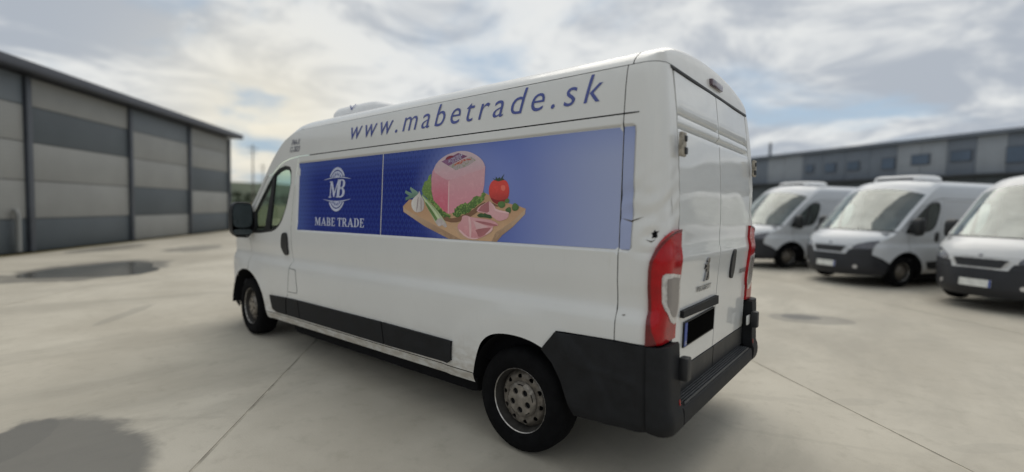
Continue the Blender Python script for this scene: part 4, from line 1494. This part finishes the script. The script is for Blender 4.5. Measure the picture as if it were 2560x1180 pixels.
YAW = R(57)
YAWS = (R(56.2), R(57.4), R(56.6))
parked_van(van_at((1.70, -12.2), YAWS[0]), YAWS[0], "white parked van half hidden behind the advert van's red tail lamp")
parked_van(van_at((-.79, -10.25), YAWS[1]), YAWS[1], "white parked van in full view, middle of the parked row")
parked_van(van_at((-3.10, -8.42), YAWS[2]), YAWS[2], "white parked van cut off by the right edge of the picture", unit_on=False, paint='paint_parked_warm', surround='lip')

# ------------------------------------------------------------------ ground, slabs, puddles
DD = Vector((.7300, -.6834, 0))
EE = Vector((.6834, .7300, 0))


def mk_ground():
    m = Mat("dry_earth_and_grass", rough=.95, spec=.2)
    v = m.coord()
    n = m.noise(v, .25, 5, .6)
    n2 = m.noise(v, 9, 4, .7)
    col = m.mix(m.ramp(n, .35, .65), (.11, .095, .05), (.20, .165, .085))
    col = m.mix(m.math('MULTIPLY', m.ramp(n2, .45, .7), .5), col, (.07, .08, .03))
    m.color(col)
    m.bump(n2, .6, .05)
    return m.m


# damp places in the yard: centre, half sizes, turn
STAINS = [((3.05, 2.90), (.78, .50), 0, 1.0), ((3.55, 2.97), (.36, .18), -.6, 1.08), ((12.4, 1.0), (1.9, 1.1), -.75, .9), ((16.4, -2.1), (1.3, .6), -.75, .7), ((.30, -5.0), (.62, .36), .6, .6), ((.42, -5.02), (.28, .18), .6, 1.2),
          ((17.6, -.3), (1.6, .5), -.75, .7), ((-.45, -1.55), (.26, .08), .8, .12), ((-1.2, -1.2), (.3, .07), .8, .12), ((5.2, -4.6), (.6, .3), .2, .5), ((-4.2, -5.6), (1.2, .35), .6, .5), ((7.2, 1.6), (.6, .10), -.7, .3)]


def mk_concrete():
    m = Mat("worn_concrete", rough=.8, spec=.35)
    geo = m.node("ShaderNodeNewGeometry")
    v = geo.outputs["Position"]

    def mp(scale=(1, 1, 1), loc=(0, 0, 0), rot=0.0):
        q = m.node("ShaderNodeMapping")
        m.l.new(v, q.inputs[0])
        q.inputs["Scale"].default_value = scale
        q.inputs["Location"].default_value = loc
        q.inputs["Rotation"].default_value = (0, 0, rot)
        return q.outputs[0]
    n1 = m.noise(v, .35, 6, .62)
    n2 = m.noise(mp((1, .40, 1), (5, 2, 0), .75), .9, 6, .65, .4)
    n3 = m.noise(v, 6, 5, .7)
    n4 = m.noise(v, 90, 3, .7)
    oi = m.node("ShaderNodeObjectInfo")
    col = m.mix(m.ramp(n1, .32, .68), (.405, .368, .298), (.545, .505, .422))
    col = m.mix(m.math('MULTIPLY', m.ramp(n2, .44, .64), .45), col, (.315, .29, .24))
    col = m.mix(m.math('MULTIPLY', m.ramp(n3, .50, .72), .30), col, (.30, .272, .215))
    col = m.mix(m.math('MULTIPLY', m.ramp(n4, .45, .75), .12), col, (.26, .25, .23))
    vo = m.node("ShaderNodeTexVoronoi", feature='DISTANCE_TO_EDGE')
    m.l.new(mp((1, 1, 1), (4, 9, 0)), vo.inputs["Vector"])
    vo.inputs["Scale"].default_value = .33
    wob = m.math('ADD', vo.outputs["Distance"], m.math('MULTIPLY', m.math('SUBTRACT', n3, .5), .05))
    crack = m.math('MULTIPLY', m.ramp(m.math('ABSOLUTE', wob), .010, .002), m.ramp(n1, .50, .62))
    col = m.mix(m.math('MULTIPLY', crack, .12), col, (.16, .145, .12))
    grit = m.ramp(m.noise(v, 240, 2, .6), .66, .74)
    col = m.mix(m.math('MULTIPLY', grit, .5), col, (.17, .16, .14))
    n5 = m.noise(mp(loc=(11, 3, 0)), 1.5, 3, .5, .6)
    col = m.mix(m.math('MULTIPLY', m.ramp(n5, .66, .80), .25), col, (.22, .21, .19))
    n6 = m.noise(mp(loc=(2, 7, 0)), 1.6, 5, .6, .5)
    wet = None
    for (cx_, cy_), (a_, b_), rz, st_ in STAINS:
        q = m.node("ShaderNodeMapping", vector_type='TEXTURE')
        m.l.new(v, q.inputs[0])
        q.inputs["Location"].default_value = (cx_, cy_, 0)
        q.inputs["Rotation"].default_value = (0, 0, rz)
        q.inputs["Scale"].default_value = (a_, b_, 1)
        ln = m.node("ShaderNodeVectorMath", operation='LENGTH')
        m.l.new(q.outputs[0], ln.inputs[0])
        d = m.math('ADD', ln.outputs[1], m.math('MULTIPLY', m.math('SUBTRACT', n6, .5), .9))
        r_ = m.math('MULTIPLY', m.ramp(d, 1.10, .86), st_)
        wet = r_ if wet is None else m.math('MAXIMUM', wet, r_)
    col = m.mix(m.math('MULTIPLY', wet, .80, clamp=True), col, (.105, .102, .092))
    col = m.mix(m.math('MULTIPLY', oi.outputs["Random"], .08), col, (.34, .32, .29))
    m.color(col)
    m.set("Roughness", m.math('SUBTRACT', m.ramp(n1, .3, .7, .72, .9), m.math('MULTIPLY', wet, .25)))
    m.bump(m.math('ADD', n4, m.math('MULTIPLY', n3, 1.5)), .18, .006)
    return m.m


M['earth'] = mk_ground()
M['concrete'] = mk_concrete()


def mk_water():
    m = Mat("puddle_water", (.055, .052, .045), .10, spec=.35)
    n = m.noise(m.coord(), 2, 3, .5)
    m.color(m.mix(m.ramp(n, .3, .7), (.10, .098, .088), (.15, .147, .135)))
    m.bump(m.noise(m.coord(), 14, 2), .01, .01)
    return m.m


M['water'] = mk_water()
S_ = 1400.0
g = mesh_obj("ground", [(-S_, -S_, -.02), (S_, -S_, -.02), (S_, S_, -.02), (-S_, S_, -.02)], [(0, 1, 2, 3)], M['earth'], None, False)
tag(g, kind="structure")
J = .011
bed = mesh_obj("yard_bed", [tuple(DD * a + EE * b + Vector((0, 0, -.004))) for a, b in ((-20, -46), (50, -46), (50, 12.5), (-20, 12.5))], [(0, 1, 2, 3)], simple("joint_sand", (.39, .36, .295), .95, .3, 5), None, False)
tag(bed, kind="structure")
W_ = 4.6
slab_cache = {}
for k in range(-10, 4):
    e0 = 3.355 - W_ + k * W_
    e1 = e0 + W_
    if k == 3:
        continue
    cuts = [-14.0, 12.6, 28.5] if e0 > -6 else [-16.0, -2.0, 12.6, 28.5, 46.0]
    for d0, d1 in zip(cuts[:-1], cuts[1:]):
        key = round(d1 - d0, 3)
        if key not in slab_cache:
            a, b = (d1 - d0) / 2 - J, W_ / 2 - J
            bm = bmesh.new()
            vs = [bm.verts.new(DD * x + EE * y) for x, y in ((-a, -b), (a, -b), (a, b), (-a, b))]
            f = bm.faces.new(vs)
            if f.normal.z < 0:
                f.normal_flip()
            ext = bmesh.ops.extrude_face_region(bm, geom=[f])
            for q in ext['geom']:
                if isinstance(q, bmesh.types.BMVert):
                    q.co.z -= .015
            bmesh.ops.recalc_face_normals(bm, faces=bm.faces)
            me = bpy.data.meshes.new("concrete_slab")
            bm.to_mesh(me)
            bm.free()
            me.materials.append(M['concrete'])
            slab_cache[key] = me
        o = bpy.data.objects.new("concrete_slab", slab_cache[key])
        COL.objects.link(o)
        o.location = DD * ((d0 + d1) / 2) + EE * ((e0 + e1) / 2)
        o.parent = g


def blob(pts, amp, seed, n=10):
    rr = random.Random(seed)
    p = subdiv(rounded(pts, 2), .12)
    cxx = sum(q[0] for q in p) / len(p)
    cyy = sum(q[1] for q in p) / len(p)
    ph = [rr.uniform(0, 6.28) for _ in range(6)]
    out = []
    for q in p:
        a = math.atan2(q[1] - cyy, q[0] - cxx)
        k = 1 + amp * sum(math.sin((i + 2) * a * 1.0 + ph[i]) / (i + 1.5) for i in range(6))
        out.append((cxx + (q[0] - cxx) * k, cyy + (q[1] - cyy) * k))
    return out


def sheet(name, poly, z, mat, kind="structure"):
    o = patch(name, poly, lambda u, v: (u, v, z), mat, None, du=2, dv=2, step=.5, out=(0, 0, 1), smooth=False)
    tag(o, kind=kind)
    return o


PUD = [([(11.9, 2.45), (13.1, 1.45), (13.9, .05), (12.7, -.15), (11.0, .35), (11.2, 1.4)], .09)]
for i, (pts, amp) in enumerate(PUD):
    sheet("puddle", blob(pts, amp, i + 20), .004, M['water'])

# ------------------------------------------------------------------ warehouse on the left
M['panel_light'] = simple("pale_grey_cladding", (.36, .36, .335), .55, .06, .8)
M['panel_dark'] = simple("slate_cladding", (.085, .10, .112), .5, .10, .8)
M['panel_mid'] = simple("blue_grey_cladding", (.155, .175, .19), .5, .08, .8)
M['frame_dark'] = simple("anthracite_steel", (.062, .07, .084), .5, .15, 2)
M['roofing'] = simple("anthracite_roof_edge", (.055, .06, .075), .5, .15, 2)
M['win_glass'] = simple("blue_window_glass", (.05, .08, .125), .15, .2, .5, spec=.7)


def rib(name, base):
    m = Mat(name, base, .5)
    v = m.coord()
    z = m.sep(v)[2]
    w_ = m.math('SINE', m.math('MULTIPLY', z, 60))
    n = m.noise(v, .9, 5)
    m.color(m.mix(m.ramp(n, .3, .7), tuple(c * .93 for c in base), tuple(c * 1.05 for c in base)))
    m.bump(w_, .10, .01)
    return m.m


M['panel_light'] = rib("pale_grey_cladding_ribbed", (.245, .247, .235))
M['panel_dark'] = rib("slate_cladding_ribbed", (.068, .082, .092))
M['panel_mid'] = rib("blue_grey_cladding_ribbed", (.13, .15, .168))

LB_ = empty("warehouse", (16.9325, 1.898, 0))
LB_.rotation_euler = (0, 0, math.atan2(-.68674, .72690))
tag(LB_, "low warehouse of pale and slate cladding panels beyond the puddles", "warehouse")
# local: x along the front, y = outward to the yard is -y
MB().box((2.0, 6.1, 2.45), (21.2, 12.0, 4.9)).build("shell", M['frame_dark'], LB_)
BAYS = [(-8.0, -4.1, "DLLLD"), (-4.0, .62, "DLLLD"), (.84, 4.80, "DLLDL"), (4.98, 8.70, "LDLLD"), (8.90, 12.48, "DLDLL")]
ROWS = [(0.02, .88), (.90, 1.90), (1.92, 2.92), (2.94, 3.88), (3.90, 4.64)]
for i, (x0, x1, pat) in enumerate(BAYS):
    for (z0, z1), ch in zip(ROWS, pat):
        mt = {'L': 'panel_light', 'D': 'panel_dark'}[ch]
        if z0 > 3.5 and ch == 'D':
            mt = 'panel_mid'
        MB().box(((x0 + x1) / 2, .07, (z0 + z1) / 2), (x1 - x0, .10, z1 - z0), .006).build("panel", M[mt], LB_)
for x in (-8.1, -4.05, .73, 4.89, 8.80, 12.58):
    MB().box((x, .0, 2.33), (.16 if x > 0 else .14, .12, 4.64), .01).build("column", M['frame_dark'], LB_)
MB().box((2.35, -.16, 4.82), (21.6, .62, .22), .02).build("roof_edge", M['roofing'], LB_)
MB().box((2.35, -.38, 4.76), (21.5, .14, .16), .03).build("gutter", M['roofing'], LB_)
mesh_obj("roof", [(-8.6, -.4, 4.94), (13.3, -.4, 4.94), (13.3, 6.2, 5.2), (-8.6, 6.2, 5.2), (-8.6, 12.4, 4.94), (13.3, 12.4, 4.94)], [(0, 1, 2, 3), (3, 2, 5, 4)], M['roofing'], LB_, False)
MB().tube([(.22, -.10, .05), (.22, -.10, 1.0), (.22, -.05, 1.15)], .06, 10).build("drain_pipe", M['panel_light'], LB_)

# ------------------------------------------------------------------ hall behind the vans
M['hall_light'] = rib("cool_grey_hall_cladding", (.26, .285, .315))
M['hall_mid'] = rib("slate_blue_hall_cladding", (.135, .16, .195))
RB = empty("hall_building", (-6.5377, -41.0709, 0))
RB.rotation_euler = (0, 0, math.atan2(-.52865, .84884))
tag(RB, "long grey hall with small blue windows behind the parked vans", "hall")
MB().box((8.0, -8.2, 3.70), (46.0, 16.0, 7.4)).build("shell", M['frame_dark'], RB)
SEG = [(-14.9, -9.0, 'hall_light'), (-9.0, -3.4, 'hall_mid'), (-3.4, .74, 'hall_mid'), (.74, 2.37, 'hall_light'), (2.37, 4.07, 'hall_mid'), (4.07, 7.38, 'hall_light'), (7.38, 15.59, 'hall_mid'), (15.59, 19.53, 'hall_light'), (19.53, 30.9, 'hall_mid')]
for x0, x1, mt in SEG:
    n = max(1, round((x1 - x0) / 2.0))
    for k in range(n):
        a, b = x0 + (x1 - x0) * k / n, x0 + (x1 - x0) * (k + 1) / n
        MB().box(((a + b) / 2, -.10, 5.95), (b - a - .03, .12, 2.60), .006).build("panel", M[mt], RB)
        MB().box(((a + b) / 2, -.10, 2.3), (b - a - .03, .12, 4.55), .006).build("panel", M['panel_dark'], RB)
MB().box((8.0, .05, 7.36), (46.3, .5, .20), .02).build("roof_edge", M['hall_mid'], RB)
MB().box((8.0, .30, 4.62), (46.0, .9, .10), .02).build("canopy", M['frame_dark'], RB)
for x0, x1, z0, z1 in ((14.38, 15.21, 5.5, 6.26), (12.27, 13.30, 5.4, 6.26), (10.22, 11.30, 5.45, 6.24), (7.45, 8.47, 5.35, 6.30), (5.09, 6.34, 5.55, 6.36), (2.56, 3.83, 5.6, 6.42), (-.75, .76, 5.27, 6.38), (-4.2, -2.6, 5.3, 6.4)):
    wf = MB().box(((x0 + x1) / 2, -.01, (z0 + z1) / 2), (x1 - x0, .10, z1 - z0), .01).build("window", M['frame_dark'], RB)
    MB().box(((x0 + x1) / 2, .045, (z0 + z1) / 2), (x1 - x0 - .12, .02, z1 - z0 - .12)).build("pane", M['win_glass'], wf)
MB().tube([(19.9, -.6, 7.4), (19.9, -.6, 8.9)], .12, 8).build("antenna", M['frame_dark'], RB)  # antenna standing on the hall roof
MB().box((8.0, -8.2, 7.55), (45.0, 15.6, .12)).build("roof", M['roofing'], RB)

# ------------------------------------------------------------------ far land: ridge, wood, poles, one more van
M['hill'] = simple("hazy_hillside", (.085, .10, .07), .95, .3, .05, spec=.1)
M['leaf_far'] = simple("far_foliage", (.055, .068, .045), .9, .4, .3, spec=.1)
rows = []
rr = random.Random(5)
ph = [rr.uniform(0, 6.28) for _ in range(6)]
for j, (dist, k) in enumerate(((230, 0.0), (300, .45), (380, .85), (460, 1.0), (600, .9))):
    row = []
    for i in range(73):
        az = R(-95 + 150 * i / 72)
        h = 15.5 * k * (1 + .10 * math.sin(az * 9 + ph[0]) + .06 * math.sin(az * 23 + ph[1]) + .04 * math.sin(az * 51 + ph[2]))
        row.append((dist * math.cos(az), dist * math.sin(az), h - .03))
    rows.append(row)
hill = MB().grid(rows).build("hill", M['hill'], None)
tag(hill, kind="structure")
m = MB()
for i in range(2600):
    az = R(rr.uniform(-60, 12))
    d = rr.uniform(205, 260)
    base = Vector((d * math.cos(az), d * math.sin(az), 0))
    h = 3.0 + 3.2 * abs(math.sin(az * 31) * math.sin(az * 13.7 + 1)) * rr.uniform(.4, 1.1)
    c = base + Vector((rr.uniform(-2, 2), rr.uniform(-2, 2), rr.uniform(.2, h)))
    s_ = rr.uniform(.5, 1.3)
    n = Vector((rr.uniform(-1, 1), rr.uniform(-1, 1), rr.uniform(-.4, 1))).normalized()
    a = n.orthogonal().normalized() * s_
    b = n.cross(a)
    m.add([c + a, c + b * .8, c - a * .9, c - b], [(0, 1, 2, 3)])
wood = m.build("far_wood", M['leaf_far'], None, smooth=False, fix=False)
tag(wood, "dark line of distant trees along the foot of the ridge", "wood", kind="stuff")
M['pole'] = simple("weathered_pole", (.16, .14, .12), .9, .2, 3)
for i, (az, d, h) in enumerate(((-21.2, 105, 12.5), (-22.6, 150, 12.0))):
    b = Vector((d * math.cos(R(az)), d * math.sin(R(az)), 0))
    po = empty("utility_pole", b)
    tag(po, ("nearer, taller" if i == 0 else "farther, shorter") + " utility pole standing in the field past the warehouse", "pole", "utility poles in the field")
    MB().tube([(0, 0, 0), (0, 0, h)], [.16, .10], 8).build("pole", M['pole'], po)
    MB().box((0, 0, h - .7), (.12, 2.0, .12)).box((0, 0, h - 1.6), (.12, 1.5, .12)).build("crossarm", M['pole'], po)
